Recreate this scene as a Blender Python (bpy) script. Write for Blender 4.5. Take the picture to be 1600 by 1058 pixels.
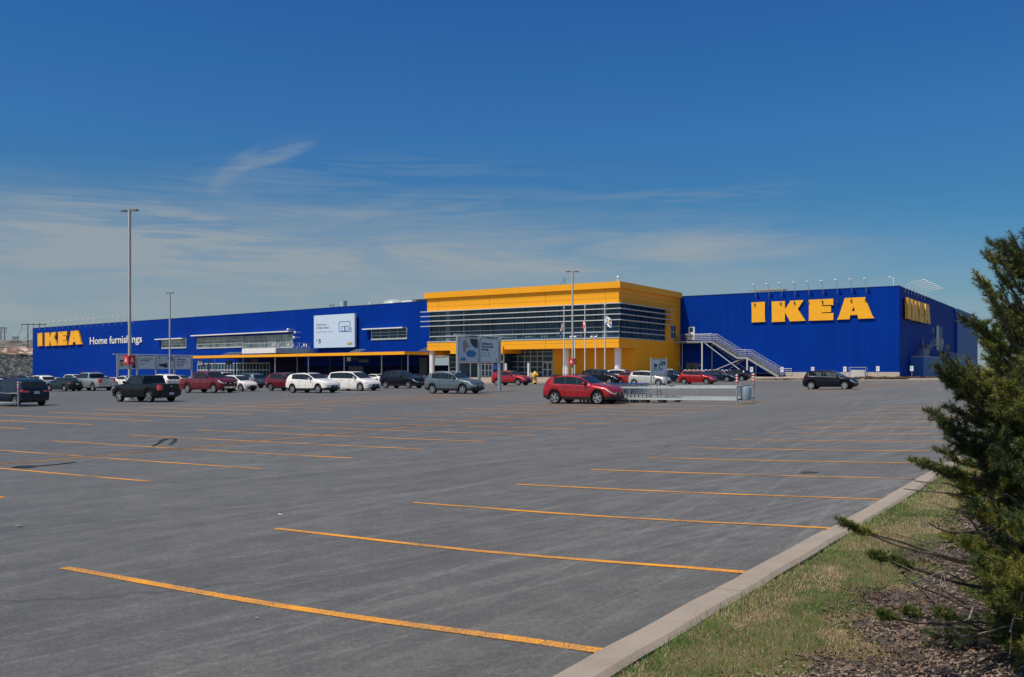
import bpy, bmesh, math, random
import numpy as np
from mathutils import Vector, Matrix
random.seed(7); rng = np.random.default_rng(11)
sc = bpy.context.scene
for o in list(bpy.data.objects): bpy.data.objects.remove(o)
R = math.radians
# ------------------------------------------------------------------ camera
FP = 1436.0; TH = 0.5818; CZ = 1.78; HY = 583.0
cd = bpy.data.cameras.new('camera'); cam = bpy.data.objects.new('camera', cd); sc.collection.objects.link(cam)
cd.sensor_width = 36; cd.lens = FP/1600*36; cd.shift_y = (HY-529)/1600; cd.clip_end = 9000; cd.clip_start = .1
cam.location = (0, 0, CZ); cam.rotation_euler = (R(90), 0, TH); sc.camera = cam
sc.render.resolution_x = 1024; sc.render.resolution_y = 677
sc.view_settings.view_transform = 'Standard'; sc.view_settings.look = 'None'
sc.view_settings.exposure = -0.12; sc.view_settings.gamma = 1
# ------------------------------------------------------------------ nodes helper
def N(nt, t, x=None, **kw):
    n = nt.nodes.new(t)
    for k, v in kw.items(): setattr(n, k, v)
    if x:
        for k, v in x.items():
            s = n.inputs[k]
            if isinstance(v, bpy.types.NodeSocket): nt.links.new(v, s)
            else: s.default_value = v
    return n
def ramp(nt, fac, pts):
    n = nt.nodes.new('ShaderNodeValToRGB'); nt.links.new(fac, n.inputs[0])
    e = n.color_ramp.elements
    while len(e) < len(pts): e.new(.5)
    for q, (p, c) in zip(e, pts):
        q.position = p; q.color = (c, c, c, 1) if isinstance(c, (int, float)) else (*c, 1)
    return n.outputs[0]
def M_(nt, op, a, b=0.0, c=None):
    x = {0: a, 1: b}
    if c is not None: x[2] = c
    return N(nt, 'ShaderNodeMath', x, operation=op).outputs[0]
def mixc(nt, f, a, b, bt='MIX'):
    n = nt.nodes.new('ShaderNodeMix'); n.data_type = 'RGBA'; n.blend_type = bt
    for s, v in ((n.inputs[0], f), (n.inputs[6], a), (n.inputs[7], b)):
        if isinstance(v, bpy.types.NodeSocket): nt.links.new(v, s)
        else: s.default_value = v if isinstance(v, (int, float)) else (*v[:3], 1)
    return n.outputs[2]
# ------------------------------------------------------------------ sky and sun
SUN_DIR = Vector((-.20, -.52, .86)).normalized()       # towards the sun: behind the camera, to its left, high
sun_el = math.asin(SUN_DIR.z); sun_az = math.atan2(SUN_DIR.x, SUN_DIR.y)
W = bpy.data.worlds.new('World'); sc.world = W; W.use_nodes = True
nt = W.node_tree; nt.nodes.clear()
sky = N(nt, 'ShaderNodeTexSky', sky_type='NISHITA', sun_disc=False, sun_elevation=sun_el, sun_rotation=sun_az,
        altitude=0, air_density=1.0, dust_density=.6, ozone_density=2.2)
geo = N(nt, 'ShaderNodeTexCoord').outputs['Generated']
nrm = N(nt, 'ShaderNodeVectorMath', {0: geo}, operation='NORMALIZE').outputs[0]
sep = N(nt, 'ShaderNodeSeparateXYZ', {0: nrm})
# azimuth measured from the view towards the store (0 = kerb direction), elevation
az = M_(nt, 'ARCTAN2', sep.outputs[0], sep.outputs[1]); el = M_(nt, 'ARCSINE', sep.outputs[2])
azr = M_(nt, 'ADD', az, TH)
def blob(ca, ce, ra, re, tilt=0.0, soft=1.0):
    """soft elliptical patch on the sky, centre azimuth/elevation in radians"""
    a = M_(nt, 'SUBTRACT', azr, ca); e = M_(nt, 'SUBTRACT', el, ce)
    c, s = math.cos(tilt), math.sin(tilt)
    x = M_(nt, 'DIVIDE', M_(nt, 'ADD', M_(nt, 'MULTIPLY', a, c), M_(nt, 'MULTIPLY', e, s)), ra)
    y = M_(nt, 'DIVIDE', M_(nt, 'SUBTRACT', M_(nt, 'MULTIPLY', e, c), M_(nt, 'MULTIPLY', a, s)), re)
    r2 = M_(nt, 'ADD', M_(nt, 'MULTIPLY', x, x), M_(nt, 'MULTIPLY', y, y))
    return N(nt, 'ShaderNodeMapRange', {0: r2, 1: 1.0, 2: 0.0, 3: 0.0, 4: soft}, interpolation_type='SMOOTHSTEP').outputs[0]
def pa(x): return math.atan((x-800)/FP)
def pe(x, y): return math.atan((HY-y)/FP*math.cos(pa(x)))
vec = N(nt, 'ShaderNodeCombineXYZ', {0: azr, 1: el, 2: 0.0}).outputs[0]
def cnoise(sx, sy, tilt, scale, det=6, dist=0.0, off=0.0):
    mp = N(nt, 'ShaderNodeMapping', {0: vec, 1: (off, off*.7, 0), 2: (0, 0, tilt), 3: (sx, sy, 1)})
    return N(nt, 'ShaderNodeTexNoise', {'Vector': mp.outputs[0], 'Scale': scale, 'Detail': det, 'Roughness': .62, 'Distortion': dist}).outputs[0]
n1 = ramp(nt, cnoise(1, 5, -.1, 5.0, 6, .6), [(.38, 0), (.66, 1)])          # broad veils
n2 = ramp(nt, cnoise(1, 14, .12, 7.0, 7, 1.0, 3.1), [(.42, 0), (.70, 1)])   # fine streaks
n3 = ramp(nt, cnoise(1, 5, -.42, 16.0, 6, .8, 7.7), [(.30, .15), (.70, 1)])
B = []
def put(mask, tex, amt):
    B.append(M_(nt, 'MULTIPLY', M_(nt, 'MULTIPLY', mask, tex), amt))
put(blob(pa(432), pe(432, 243), .052, .0085, .36, 1.6), n3, .26)
put(blob(pa(365), pe(365, 266), .040, .012, .72, 1.4), n3, .22)
put(blob(pa(395), pe(395, 254), .09, .020, .42, 1.2), n3, .08)
put(blob(pa(575), pe(575, 330), .075, .010, .33, 1.5), n3, .16)
put(blob(pa(260), pe(260, 365), .19, .036, -.13, 1.5), n2, .42)
put(blob(pa(60), pe(60, 380), .16, .036, -.10, 1.5), n1, .28)
put(blob(pa(560), pe(560, 300), .30, .05, .05, 1.3), n2, .10)
put(blob(pa(860), pe(860, 395), .42, .030, .03, 1.6), n1, .27)
put(blob(pa(1080), pe(1080, 305), .15, .012, .02, 1.4), n2, .12)
put(blob(pa(330), pe(330, 560), 1.15, .20, 0.0, 1.5), M_(nt, 'MULTIPLY_ADD', n1, .35, .65), .56)
put(blob(pa(520), pe(520, 400), .75, .12, 0.02, 1.2), n2, .14)
tot = B[0]
for b in B[1:]: tot = M_(nt, 'ADD', tot, b)
tot = M_(nt, 'MINIMUM', tot, .85)
skc = N(nt, 'ShaderNodeHueSaturation', {'Saturation': 1.05, 'Value': 1.0, 'Color': sky.outputs[0]}).outputs[0]
grade = ramp(nt, el, [(0, (.46, .58, .72)), (.08, (.27, .51, .66)), (.18, (.21, .50, .69)), (.25, (.215, .52, .80)), (.42, (.16, .505, .87))])
# the deep, polarised band lies over the store; the rest of the dome keeps its plain brightness
rest = M_(nt, 'MAXIMUM', N(nt, 'ShaderNodeMapRange', {0: el, 1: .44, 2: .75, 3: 0, 4: 1}, interpolation_type='SMOOTHSTEP').outputs[0], N(nt, 'ShaderNodeMapRange', {0: M_(nt, 'ABSOLUTE', azr), 1: .80, 2: 1.4, 3: 0, 4: 1}, interpolation_type='SMOOTHSTEP').outputs[0])
grade = mixc(nt, rest, grade, (.92, .96, 1.02))
skc = mixc(nt, 1.0, skc, grade, 'MULTIPLY')
col = mixc(nt, tot, skc, (2.95, 3.35, 3.6))
bg = N(nt, 'ShaderNodeBackground', {0: col, 1: 0.118}); wo = N(nt, 'ShaderNodeOutputWorld', {0: bg.outputs[0]})
sd = bpy.data.lights.new('sun', 'SUN'); sd.energy = 4.5; sd.angle = R(.53); sd.color = (1, .93, .82)
so = bpy.data.objects.new('sun', sd); sc.collection.objects.link(so); so.rotation_euler = SUN_DIR.to_track_quat('Z', 'Y').to_euler()
so.location = (-30, -30, 60)
# ------------------------------------------------------------------ materials
MAT = {}
def mat(name, col=(.5, .5, .5), rough=.6, metal=0., spec=.5, coat=0., fn=None, **kw):
    if name in MAT: return MAT[name]
    m = bpy.data.materials.new(name); m.use_nodes = True; t = m.node_tree
    b = t.nodes['Principled BSDF']
    b.inputs['Base Color'].default_value = (*col, 1); b.inputs['Roughness'].default_value = rough
    b.inputs['Metallic'].default_value = metal; b.inputs['Specular IOR Level'].default_value = spec
    b.inputs['Coat Weight'].default_value = coat; b.inputs['Coat Roughness'].default_value = .04
    for k, v in kw.items(): b.inputs[k].default_value = v
    if fn: fn(t, b)
    else:  # faint procedural variation everywhere
        tc = N(t, 'ShaderNodeTexCoord').outputs['Object']
        n = N(t, 'ShaderNodeTexNoise', {'Vector': tc, 'Scale': 3.0, 'Detail': 4}).outputs[0]
        f = N(t, 'ShaderNodeMapRange', {0: n, 1: .3, 2: .7, 3: .92, 4: 1.06}).outputs[0]
        c = N(t, 'ShaderNodeVectorMath', {0: col, 'Scale': f}, operation='SCALE').outputs[0]
        t.links.new(c, b.inputs['Base Color'])
    MAT[name] = m; return m
def tex(t, kind='Object'): return N(t, 'ShaderNodeTexCoord').outputs[kind]
def noise(t, v, scale, det=4, rough=.5, sc3=None, rot=0.0, dist=0.0):
    if rot: v = N(t, 'ShaderNodeMapping', {0: v, 2: (0, 0, rot)}).outputs[0]
    if sc3: v = N(t, 'ShaderNodeMapping', {0: v, 3: sc3}).outputs[0]
    return N(t, 'ShaderNodeTexNoise', {'Vector': v, 'Scale': scale, 'Detail': det, 'Roughness': rough, 'Distortion': dist}).outputs[0]
def bump(t, b, h, s=.3, d=.02):
    n = N(t, 'ShaderNodeBump', {'Strength': s, 'Distance': d, 'Height': h}); t.links.new(n.outputs[0], b.inputs['Normal'])
def f_asphalt(t, b):
    v = tex(t)
    big = noise(t, v, .05, 5, .6); st = noise(t, v, 1.0, 5, .65, (1.6, .05, 1), .05, .3); st2 = noise(t, v, 1.0, 6, .7, (6., .12, 1), -.14, .7)
    st3 = noise(t, v, 1.0, 6, .7, (2.4, .10, 1), .42, 1.2); mid = noise(t, v, 1.7, 5, .7); fine = noise(t, v, 55, 3, .8); sp = noise(t, v, 190, 2, .6)
    f = M_(t, 'MULTIPLY_ADD', big, .22, 0.0)
    for s, k in ((st, .13), (st2, .10), (st3, .10), (mid, .24), (fine, .28)): f = M_(t, 'MULTIPLY_ADD', s, k, f)
    c = ramp(t, f, [(.40, (.058, .0555, .050)), (.53, (.096, .0905, .080)), (.66, (.168, .157, .136))])
    g = ramp(t, sp, [(.34, .45), (.5, 1.0), (.66, 2.0)])
    c = mixc(t, .8, c, g, 'MULTIPLY')
    gr = ramp(t, noise(t, v, 24, 6, .85), [(.34, .66), (.5, 1.0), (.66, 1.42)]); c = mixc(t, .8, c, gr, 'MULTIPLY')
    vd = N(t, 'ShaderNodeVectorMath', {0: v, 1: N(t, 'ShaderNodeVectorMath', {0: N(t, 'ShaderNodeTexNoise', {'Vector': v, 'Scale': .8, 'Detail': 5}).outputs['Color'], 'Scale': 1.6}, operation='SCALE').outputs[0]}, operation='ADD').outputs[0]
    ck = N(t, 'ShaderNodeTexVoronoi', {'Vector': vd, 'Scale': .16}, feature='DISTANCE_TO_EDGE').outputs['Distance']
    ckm = M_(t, 'MULTIPLY', ramp(t, ck, [(0, 1), (.0022, 1), (.005, 0)]), ramp(t, noise(t, v, .11, 3), [(.50, 0), (.60, 1)]))
    c = mixc(t, M_(t, 'MULTIPLY', ckm, .6), c, (.035, .034, .033))
    for (sx, sy, ro, sc_, lo, am) in ((5.5, .045, .22, 1.0, .575, .30), (4.0, .05, -.13, 1.0, .59, .26), (6.5, .09, .75, 1.0, .60, .22), (9.0, .05, .05, 1.0, .60, .22)):
        stn = ramp(t, noise(t, v, sc_, 3, .55, (sx, sy, 1), ro, .25), [(lo, 0), (lo+.045, 1)])
        pat = ramp(t, noise(t, v, 9, 5, .8), [(.36, 0), (.60, 1)])
        c = mixc(t, M_(t, 'MULTIPLY', M_(t, 'MULTIPLY', stn, pat), am), c, (.25, .24, .22))
    # wandering tyre marks and pale scuffs
    w = noise(t, v, .09, 3, .5, (1, .45, 1), .3, 1.2)
    sk = ramp(t, w, [(.485, 0), (.5, 1), (.515, 0)])
    br = ramp(t, noise(t, v, .35, 4, .6), [(.48, 0), (.62, 1)])
    c = mixc(t, M_(t, 'MULTIPLY', M_(t, 'MULTIPLY', sk, br), .30), c, (.19, .18, .165))
    dk = ramp(t, noise(t, v, .22, 5, .7, (1, .6, 1)), [(.66, 0), (.74, 1)])
    c = mixc(t, M_(t, 'MULTIPLY', dk, .28), c, (.05, .05, .055))
    t.links.new(c, b.inputs['Base Color']); bump(t, b, M_(t, 'ADD', fine, sp), .35, .004)
asphalt = mat('asphalt', rough=.60, spec=.5, fn=f_asphalt, **{'Diffuse Roughness': 1.0})
def f_line(t, b):
    v = tex(t)
    w = M_(t, 'ADD', M_(t, 'MULTIPLY', noise(t, v, 60, 4, .8), .68), M_(t, 'MULTIPLY', noise(t, v, .9, 4, .6), .32))
    c = mixc(t, ramp(t, w, [(.43, 1), (.53, 0)]), mixc(t, noise(t, v, 3, 3), (.74, .27, .016), (.88, .38, .035)), (.13, .115, .10))
    t.links.new(c, b.inputs['Base Color'])
line_m = mat('line_paint', rough=.8, spec=.2, fn=f_line)
def f_line2(t, b):
    v = tex(t)
    w = M_(t, 'ADD', M_(t, 'MULTIPLY', noise(t, v, 60, 4, .8), .65), M_(t, 'MULTIPLY', noise(t, v, .7, 4, .6), .35))
    c = mixc(t, ramp(t, w, [(.32, 1), (.47, 0)]), (.78, .33, .03), (.13, .12, .105))
    t.links.new(c, b.inputs['Base Color'])
line_old = mat('worn_line_paint', rough=.85, spec=.2, fn=f_line2)
def f_conc(base):
    def f(t, b):
        v = tex(t); n = noise(t, v, 2.5, 6, .7); m = noise(t, v, 60, 3, .7)
        k = M_(t, 'ADD', M_(t, 'MULTIPLY', n, .7), M_(t, 'MULTIPLY', m, .5))
        c = ramp(t, k, [(.35, tuple(x*.72 for x in base)), (.62, base), (.85, tuple(min(1, x*1.18) for x in base))])
        t.links.new(c, b.inputs['Base Color']); bump(t, b, m, .3, .004)
    return f
kerb_m = mat('kerb_concrete', rough=.9, spec=.2, fn=f_conc((.335, .275, .22)))
conc = mat('concrete', rough=.9, spec=.2, fn=f_conc((.42, .37, .31)))
walk_m = mat('pavement_concrete', rough=.9, spec=.2, fn=f_conc((.36, .29, .235)))
def f_grass(t, b):
    v = tex(t)
    p = M_(t, 'ADD', M_(t, 'MULTIPLY', noise(t, v, .9, 4, .6), .6), M_(t, 'MULTIPLY', noise(t, v, 6, 4, .7), .4))
    c = ramp(t, p, [(.42, (.30, .22, .115)), (.50, (.22, .18, .085)), (.58, (.08, .12, .035))])
    t.links.new(mixc(t, noise(t, v, 90, 3, .7), c, (.05, .04, .025), 'MIX'), b.inputs['Base Color']); bump(t, b, noise(t, v, 70, 3), .8, .02)
grass_soil = mat('thatch_soil', rough=1, spec=.1, fn=f_grass)
def f_mulch(t, b):
    v = tex(t); n = noise(t, v, 30, 5, .8); vo = N(t, 'ShaderNodeTexVoronoi', {'Vector': v, 'Scale': 38.}).outputs['Color']
    c = ramp(t, n, [(.3, (.03, .019, .013)), (.5, (.105, .066, .046)), (.7, (.26, .18, .13))])
    t.links.new(mixc(t, .35, c, N(t, 'ShaderNodeHueSaturation', {'Saturation': .1, 'Value': .18, 'Color': vo}).outputs[0]), b.inputs['Base Color']); bump(t, b, n, 1, .03)
mulch_m = mat('bark_mulch', rough=1, spec=.1, fn=f_mulch)
def f_blade(c0, c1, c2):
    def f(t, b):
        v = tex(t); p = M_(t, 'ADD', M_(t, 'MULTIPLY', noise(t, v, 1.3, 3), .35), M_(t, 'MULTIPLY', noise(t, v, 120, 2), .65))
        t.links.new(ramp(t, p, [(.35, c0), (.5, c1), (.65, c2)]), b.inputs['Base Color'])
    return f
green_m = mat('green_blade', rough=.6, spec=.3, fn=f_blade((.03, .085, .008), (.06, .145, .012), (.13, .24, .03)))
dry_m = mat('dry_blade', rough=.8, spec=.2, fn=f_blade((.22, .16, .07), (.42, .32, .17), (.60, .49, .30)))
chip_m = mat('bark_chip', rough=.9, spec=.2, fn=f_blade((.04, .024, .016), (.13, .082, .058), (.38, .30, .23)))
def f_clad(col, rib=3.2, amt=.10):
    def f(t, b):
        v = tex(t); s = N(t, 'ShaderNodeSeparateXYZ', {0: v})
        w = N(t, 'ShaderNodeTexNoise', {'Vector': N(t, 'ShaderNodeMapping', {0: v, 3: (1, 1, .01)}).outputs[0], 'Scale': 1.3, 'Detail': 5, 'Roughness': .8}).outputs[0]
        n = noise(t, v, .12, 4, .5)
        k = N(t, 'ShaderNodeMapRange', {0: M_(t, 'ADD', M_(t, 'MULTIPLY', w, .6), M_(t, 'MULTIPLY', n, .4)), 1: .35, 2: .65, 3: 1-amt, 4: 1+amt}).outputs[0]
        t.links.new(N(t, 'ShaderNodeVectorMath', {0: col, 'Scale': k}, operation='SCALE').outputs[0], b.inputs['Base Color'])
        wv = M_(t, 'SINE', M_(t, 'MULTIPLY', M_(t, 'ADD', s.outputs[0], s.outputs[1]), rib*2*math.pi))
        bump(t, b, wv, .25, .02)
    return f
blue_m = mat('blue_cladding', rough=.6, spec=.05, fn=f_clad((.0004, .030, .25), amt=.16))
yel_m = mat('yellow_cladding', rough=.5, spec=.15, fn=f_clad((.86, .37, .016), .4, .05))
letter_m = mat('letter_yellow', (.88, .41, .022), .45, spec=.2)
white_m = mat('white_paint', (.74, .72, .69), .45)
offw = mat('louvre_white', (.52, .53, .52), .5)
galv = mat('galvanised_steel', (.36, .38, .38), .42, .55)
alu = mat('aluminium_frame', (.42, .44, .45), .4, .3)
gwhite = mat('pole_white', (.62, .60, .56), .5)
polem = mat('pole_grey', (.40, .40, .38), .5)
darkm = mat('dark_metal', (.03, .035, .05), .5)
black = mat('black_plastic', (.012, .012, .013), .6)
tyre_m = mat('tyre_rubber', (.012, .012, .013), .85, spec=.2)
rim_m = mat('alloy_rim', (.62, .62, .62), .28, .85)
rim_d = mat('dark_rim', (.09, .09, .095), .35, .8)
chrome = mat('chrome', (.7, .7, .7), .12, 1)
def f_glass(t, b):
    v = tex(t); n = noise(t, v, .8, 3)
    t.links.new(mixc(t, n, (.008, .012, .018), (.02, .03, .042)), b.inputs['Base Color'])
glass = mat('dark_window_glass', rough=.05, spec=.22, fn=f_glass)
def f_sglass(c0, c1):
    def f(t, b):
        v = tex(t); n = ramp(t, noise(t, v, .35, 4, .6), [(.4, 0), (.62, 1)])
        t.links.new(mixc(t, n, c0, c1), b.inputs['Base Color'])
    return f
store_glass = mat('curtain_wall_glass', rough=.06, spec=.16, fn=f_sglass((.010, .034, .062), (.024, .072, .125)))
cafe_glass = mat('cafe_glass', rough=.08, spec=.7, fn=f_sglass((.03, .055, .075), (.16, .22, .21)))  # greenish pale tone in the base colour stands in for reflections
def f_clear(t, b):
    g = N(t, 'ShaderNodeBsdfGlossy', {0: (1, 1, 1, 1), 1: .03}); tr = N(t, 'ShaderNodeBsdfTransparent', {0: (.42, .52, .5, 1)})
    fr = N(t, 'ShaderNodeFresnel', {0: 1.5}); mx = N(t, 'ShaderNodeMixShader', {0: fr.outputs[0], 1: tr.outputs[0], 2: g.outputs[0]})
    t.links.new(mx.outputs[0], t.nodes['Material Output'].inputs[0])
clear = mat('clear_tinted_glass', fn=f_clear)
red_lens = mat('red_lens', (.5, .01, .012), .15, spec=.8)
head_lens = mat('headlamp_lens', (.55, .56, .58), .08, .35, spec=1)
amber = mat('amber_lens', (.8, .3, .03), .2)
sign_face = mat('sign_face_white', (.62, .66, .70), .5)
screen_face = mat('billboard_face', (.55, .64, .74), .5)
ink = mat('dark_ink', (.02, .03, .07), .6)
ink_blue = mat('blue_ink', (.02, .10, .30), .6)
ink_g = mat('grey_ink', (.12, .15, .22), .6)
red_m = mat('sign_red', (.62, .012, .012), .45)
flag_b = mat('flag_blue', (.02, .06, .36), .8); flag_y = mat('flag_yellow', (.85, .55, .03), .8)
flag_w = mat('flag_white', (.75, .74, .73), .8); flag_r = mat('flag_red', (.62, .03, .04), .8)
hyd_m = mat('hydrant_yellow', (.75, .40, .03), .45)
bin_m = mat('bin_galvanised', (.26, .34, .38), .5, .3)
cart_m = mat('cart_wire', (.13, .18, .25), .4, .5)
def f_bark(t, b):
    v = tex(t); n = noise(t, v, 25, 5, .7, (1, 1, .25))
    t.links.new(ramp(t, n, [(.3, (.05, .04, .035)), (.6, (.17, .14, .115)), (.8, (.28, .24, .20))]), b.inputs['Base Color']); bump(t, b, n, .8, .01)
bark = mat('bark', rough=.95, spec=.1, fn=f_bark)
def f_needle(c0, c1, c2):
    def f(t, b):
        v = tex(t); p = M_(t, 'ADD', M_(t, 'MULTIPLY', noise(t, v, 2.2, 3), .6), M_(t, 'MULTIPLY', noise(t, v, 60, 2), .4))
        t.links.new(ramp(t, p, [(.38, c0), (.5, c1), (.62, c2)]), b.inputs['Base Color'])
    return f
needle_m = mat('spruce_needles', rough=.5, spec=.35, fn=f_needle((.014, .034, .012), (.055, .085, .015), (.25, .225, .022)))
tip_m = mat('reddish_bud', (.25, .10, .045), .7)
def f_rock(cols, s1=.18, s2=1.4):
    def f(t, b):
        v = tex(t); vo = N(t, 'ShaderNodeTexVoronoi', {'Vector': v, 'Scale': s2}).outputs['Color']
        g = N(t, 'ShaderNodeRGBToBW', {0: vo}).outputs[0]
        n = M_(t, 'ADD', M_(t, 'MULTIPLY', noise(t, v, s1, 6, .7), .3), M_(t, 'MULTIPLY', g, .7))
        t.links.new(ramp(t, n, cols), b.inputs['Base Color']); bump(t, b, g, 1, .4)
    return f
rubble = mat('grey_rubble', rough=1, spec=.1, fn=f_rock([(.3, (.06, .068, .064)), (.5, (.115, .125, .115)), (.72, (.23, .235, .21))], .25, 1.9))
scrub = mat('scrub_hillside', rough=1, spec=.1, fn=f_rock([(.3, (.07, .065, .055)), (.5, (.14, .13, .11)), (.7, (.21, .19, .16))], .05, .5))
pale_rock = mat('exposed_rock', rough=1, spec=.1, fn=f_rock([(.3, (.16, .10, .07)), (.5, (.36, .24, .17)), (.7, (.55, .48, .42))], .1, .6))
dirt = mat('open_ground', rough=1, spec=.1, fn=f_rock([(.3, (.09, .075, .06)), (.5, (.14, .12, .10)), (.7, (.20, .17, .14))], .02, .05))
def paint(name, col, metal=.25, rough=.32): return mat('paint_'+name, col, rough, metal, coat=.55 if max(col) > .1 else .22, spec=.4 if max(col) > .1 else .2)
PAINT = dict(white=paint('white', (.78, .74, .68), 0), silver=paint('silver', (.40, .42, .43), .6), grey=paint('grey', (.12, .155, .18), .5),
    black=paint('black', (.003, .004, .009), 0), navy=paint('navy', (.006, .016, .038), .2), red=paint('red', (.34, .006, .010), .3),
    maroon=paint('maroon', (.15, .005, .015), .3), teal=paint('dark_teal', (.018, .035, .042), .4), champagne=paint('pale_silver', (.55, .53, .49), .35))
# ------------------------------------------------------------------ objects helper
def tag(o, label=None, cat=None, group=None, kind=None):
    for k, v in (('label', label), ('category', cat), ('group', group), ('kind', kind)):
        if v: o[k] = v
    return o
def empty(name, loc, rz=0.0):
    o = bpy.data.objects.new(name, None); sc.collection.objects.link(o); o.location = loc; o.rotation_euler = (0, 0, rz)
    o.empty_display_size = .3; return o
class MB:
    def __init__(s): s.v = []; s.f = []
    def add(s, vs, fs):
        b = len(s.v); s.v += [tuple(p) for p in vs]; s.f += [tuple(i+b for i in f) for f in fs]; return s
    def box(s, x0, y0, z0, x1, y1, z1): return s.obox((x0, y0, z0), (x1-x0, 0, 0), (0, y1-y0, 0), (0, 0, z1-z0))
    def obox(s, o, a, b, c):
        o, a, b, c = Vector(o), Vector(a), Vector(b), Vector(c)
        p = [o, o+a, o+a+b, o+b, o+c, o+a+c, o+a+b+c, o+b+c]
        fs = [(0, 3, 2, 1), (4, 5, 6, 7), (0, 1, 5, 4), (1, 2, 6, 5), (2, 3, 7, 6), (3, 0, 4, 7)]
        if a.cross(b).dot(c) < 0: fs = [tuple(reversed(f)) for f in fs]
        return s.add(p, fs)
    def bar(s, p, q, w, h=None, up=(0, 0, 1)):
        p, q = Vector(p), Vector(q); d = (q-p); h = h or w
        x = d.normalized(); side = x.cross(Vector(up))
        if side.length < 1e-4: side = x.cross(Vector((1, 0, 0)))
        side.normalize(); u = side.cross(x).normalized()
        return s.obox(p-side*w/2-u*h/2, d, side*w, u*h)
    def tube(s, pts, r, n=8, cap=True):
        pts = [Vector(p) for p in pts]; rs = r if isinstance(r, (list, tuple)) else [r]*len(pts)
        b = len(s.v); prev = None
        for i, p in enumerate(pts):
            d = (pts[min(i+1, len(pts)-1)]-pts[max(i-1, 0)]).normalized()
            if prev is None:
                a = d.cross(Vector((0, 0, 1)))
                if a.length < 1e-3: a = d.cross(Vector((1, 0, 0)))
            else: a = prev-d*prev.dot(d)
            a.normalize(); prev = a; c = d.cross(a)
            for k in range(n):
                t = 2*math.pi*k/n; s.v.append(tuple(p+(a*math.cos(t)+c*math.sin(t))*rs[i]))
        for i in range(len(pts)-1):
            for k in range(n):
                s.f.append((b+i*n+k, b+i*n+(k+1) % n, b+(i+1)*n+(k+1) % n, b+(i+1)*n+k))
        if cap:
            s.f.append(tuple(b+k for k in reversed(range(n)))); e = b+(len(pts)-1)*n; s.f.append(tuple(e+k for k in range(n)))
        return s
    def cyl(s, p, q, r, n=12, r2=None): return s.tube([p, q], [r, r if r2 is None else r2], n)
    def lathe(s, prof, o=(0, 0, 0), ax=(0, 0, 1), n=16):
        """prof = [(radius, height)...] round axis ax at o"""
        ax = Vector(ax).normalized(); a = ax.cross(Vector((0, 0, 1)))
        if a.length < 1e-3: a = Vector((1, 0, 0))
        a.normalize(); c = ax.cross(a); o = Vector(o); b = len(s.v)
        for r, h in prof:
            for k in range(n):
                t = 2*math.pi*k/n; s.v.append(tuple(o+ax*h+(a*math.cos(t)+c*math.sin(t))*r))
        for i in range(len(prof)-1):
            for k in range(n): s.f.append((b+i*n+k, b+i*n+(k+1) % n, b+(i+1)*n+(k+1) % n, b+(i+1)*n+k))
        return s
    def prism(s, poly, ext):
        """poly = planar 3-D outline (counter-clockwise seen from the side it faces), ext = vector backwards"""
        n = len(poly); e = Vector(ext); p = [Vector(q) for q in poly]
        return s.add(p+[q+e for q in p], [tuple(range(n)), tuple(reversed(range(n, 2*n)))]+[(i, i+n, (i+1) % n+n, (i+1) % n) for i in range(n)])
    def build(s, name, m, parent=None, world=False, origin=None, smooth=None, fix=False):
        off = Vector((0, 0, 0))
        if parent is not None and world: off = Vector(parent.location) if parent.parent is None else Vector(parent.location)+Vector(parent.parent.location)
        if origin is not None: off = Vector(origin)
        me = bpy.data.meshes.new(name)
        me.from_pydata([(a-off.x, b-off.y, c-off.z) for a, b, c in s.v], [], s.f)
        if fix or smooth is not None:
            bm = bmesh.new(); bm.from_mesh(me)
            if fix:
                bmesh.ops.remove_doubles(bm, verts=bm.verts, dist=1e-4); bmesh.ops.recalc_face_normals(bm, faces=bm.faces)
            if smooth is not None:
                for f in bm.faces: f.smooth = True
                for e in bm.edges:
                    if len(e.link_faces) == 2: e.smooth = e.calc_face_angle(0) < R(smooth)
                    else: e.smooth = False
            bm.to_mesh(me); bm.free()
        me.materials.append(m)
        o = bpy.data.objects.new(name, me); sc.collection.objects.link(o)
        if parent is not None: o.parent = parent
        if origin is not None: o.location = origin
        return o
def copy_tree(o, parent=None):
    c = o.copy(); sc.collection.objects.link(c); c.parent = parent
    for ch in list(o.children): copy_tree(ch, c)
    return c
_tc = {}
def text_geo(s, size, bold=0.0):
    k = (s, size, bold)
    if k in _tc: return _tc[k]
    cu = bpy.data.curves.new('t', 'FONT'); cu.body = s; cu.size = size; cu.offset = bold*size; cu.resolution_u = 2; cu.space_line = 1.05
    o = bpy.data.objects.new('t', cu); sc.collection.objects.link(o)
    dg = bpy.context.evaluated_depsgraph_get(); me = o.evaluated_get(dg).to_mesh()
    vs = [tuple(v.co) for v in me.vertices]; fs = [tuple(p.vertices) for p in me.polygons]
    o.evaluated_get(dg).to_mesh_clear(); bpy.data.objects.remove(o); bpy.data.curves.remove(cu)
    _tc[k] = (vs, fs); return vs, fs
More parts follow.
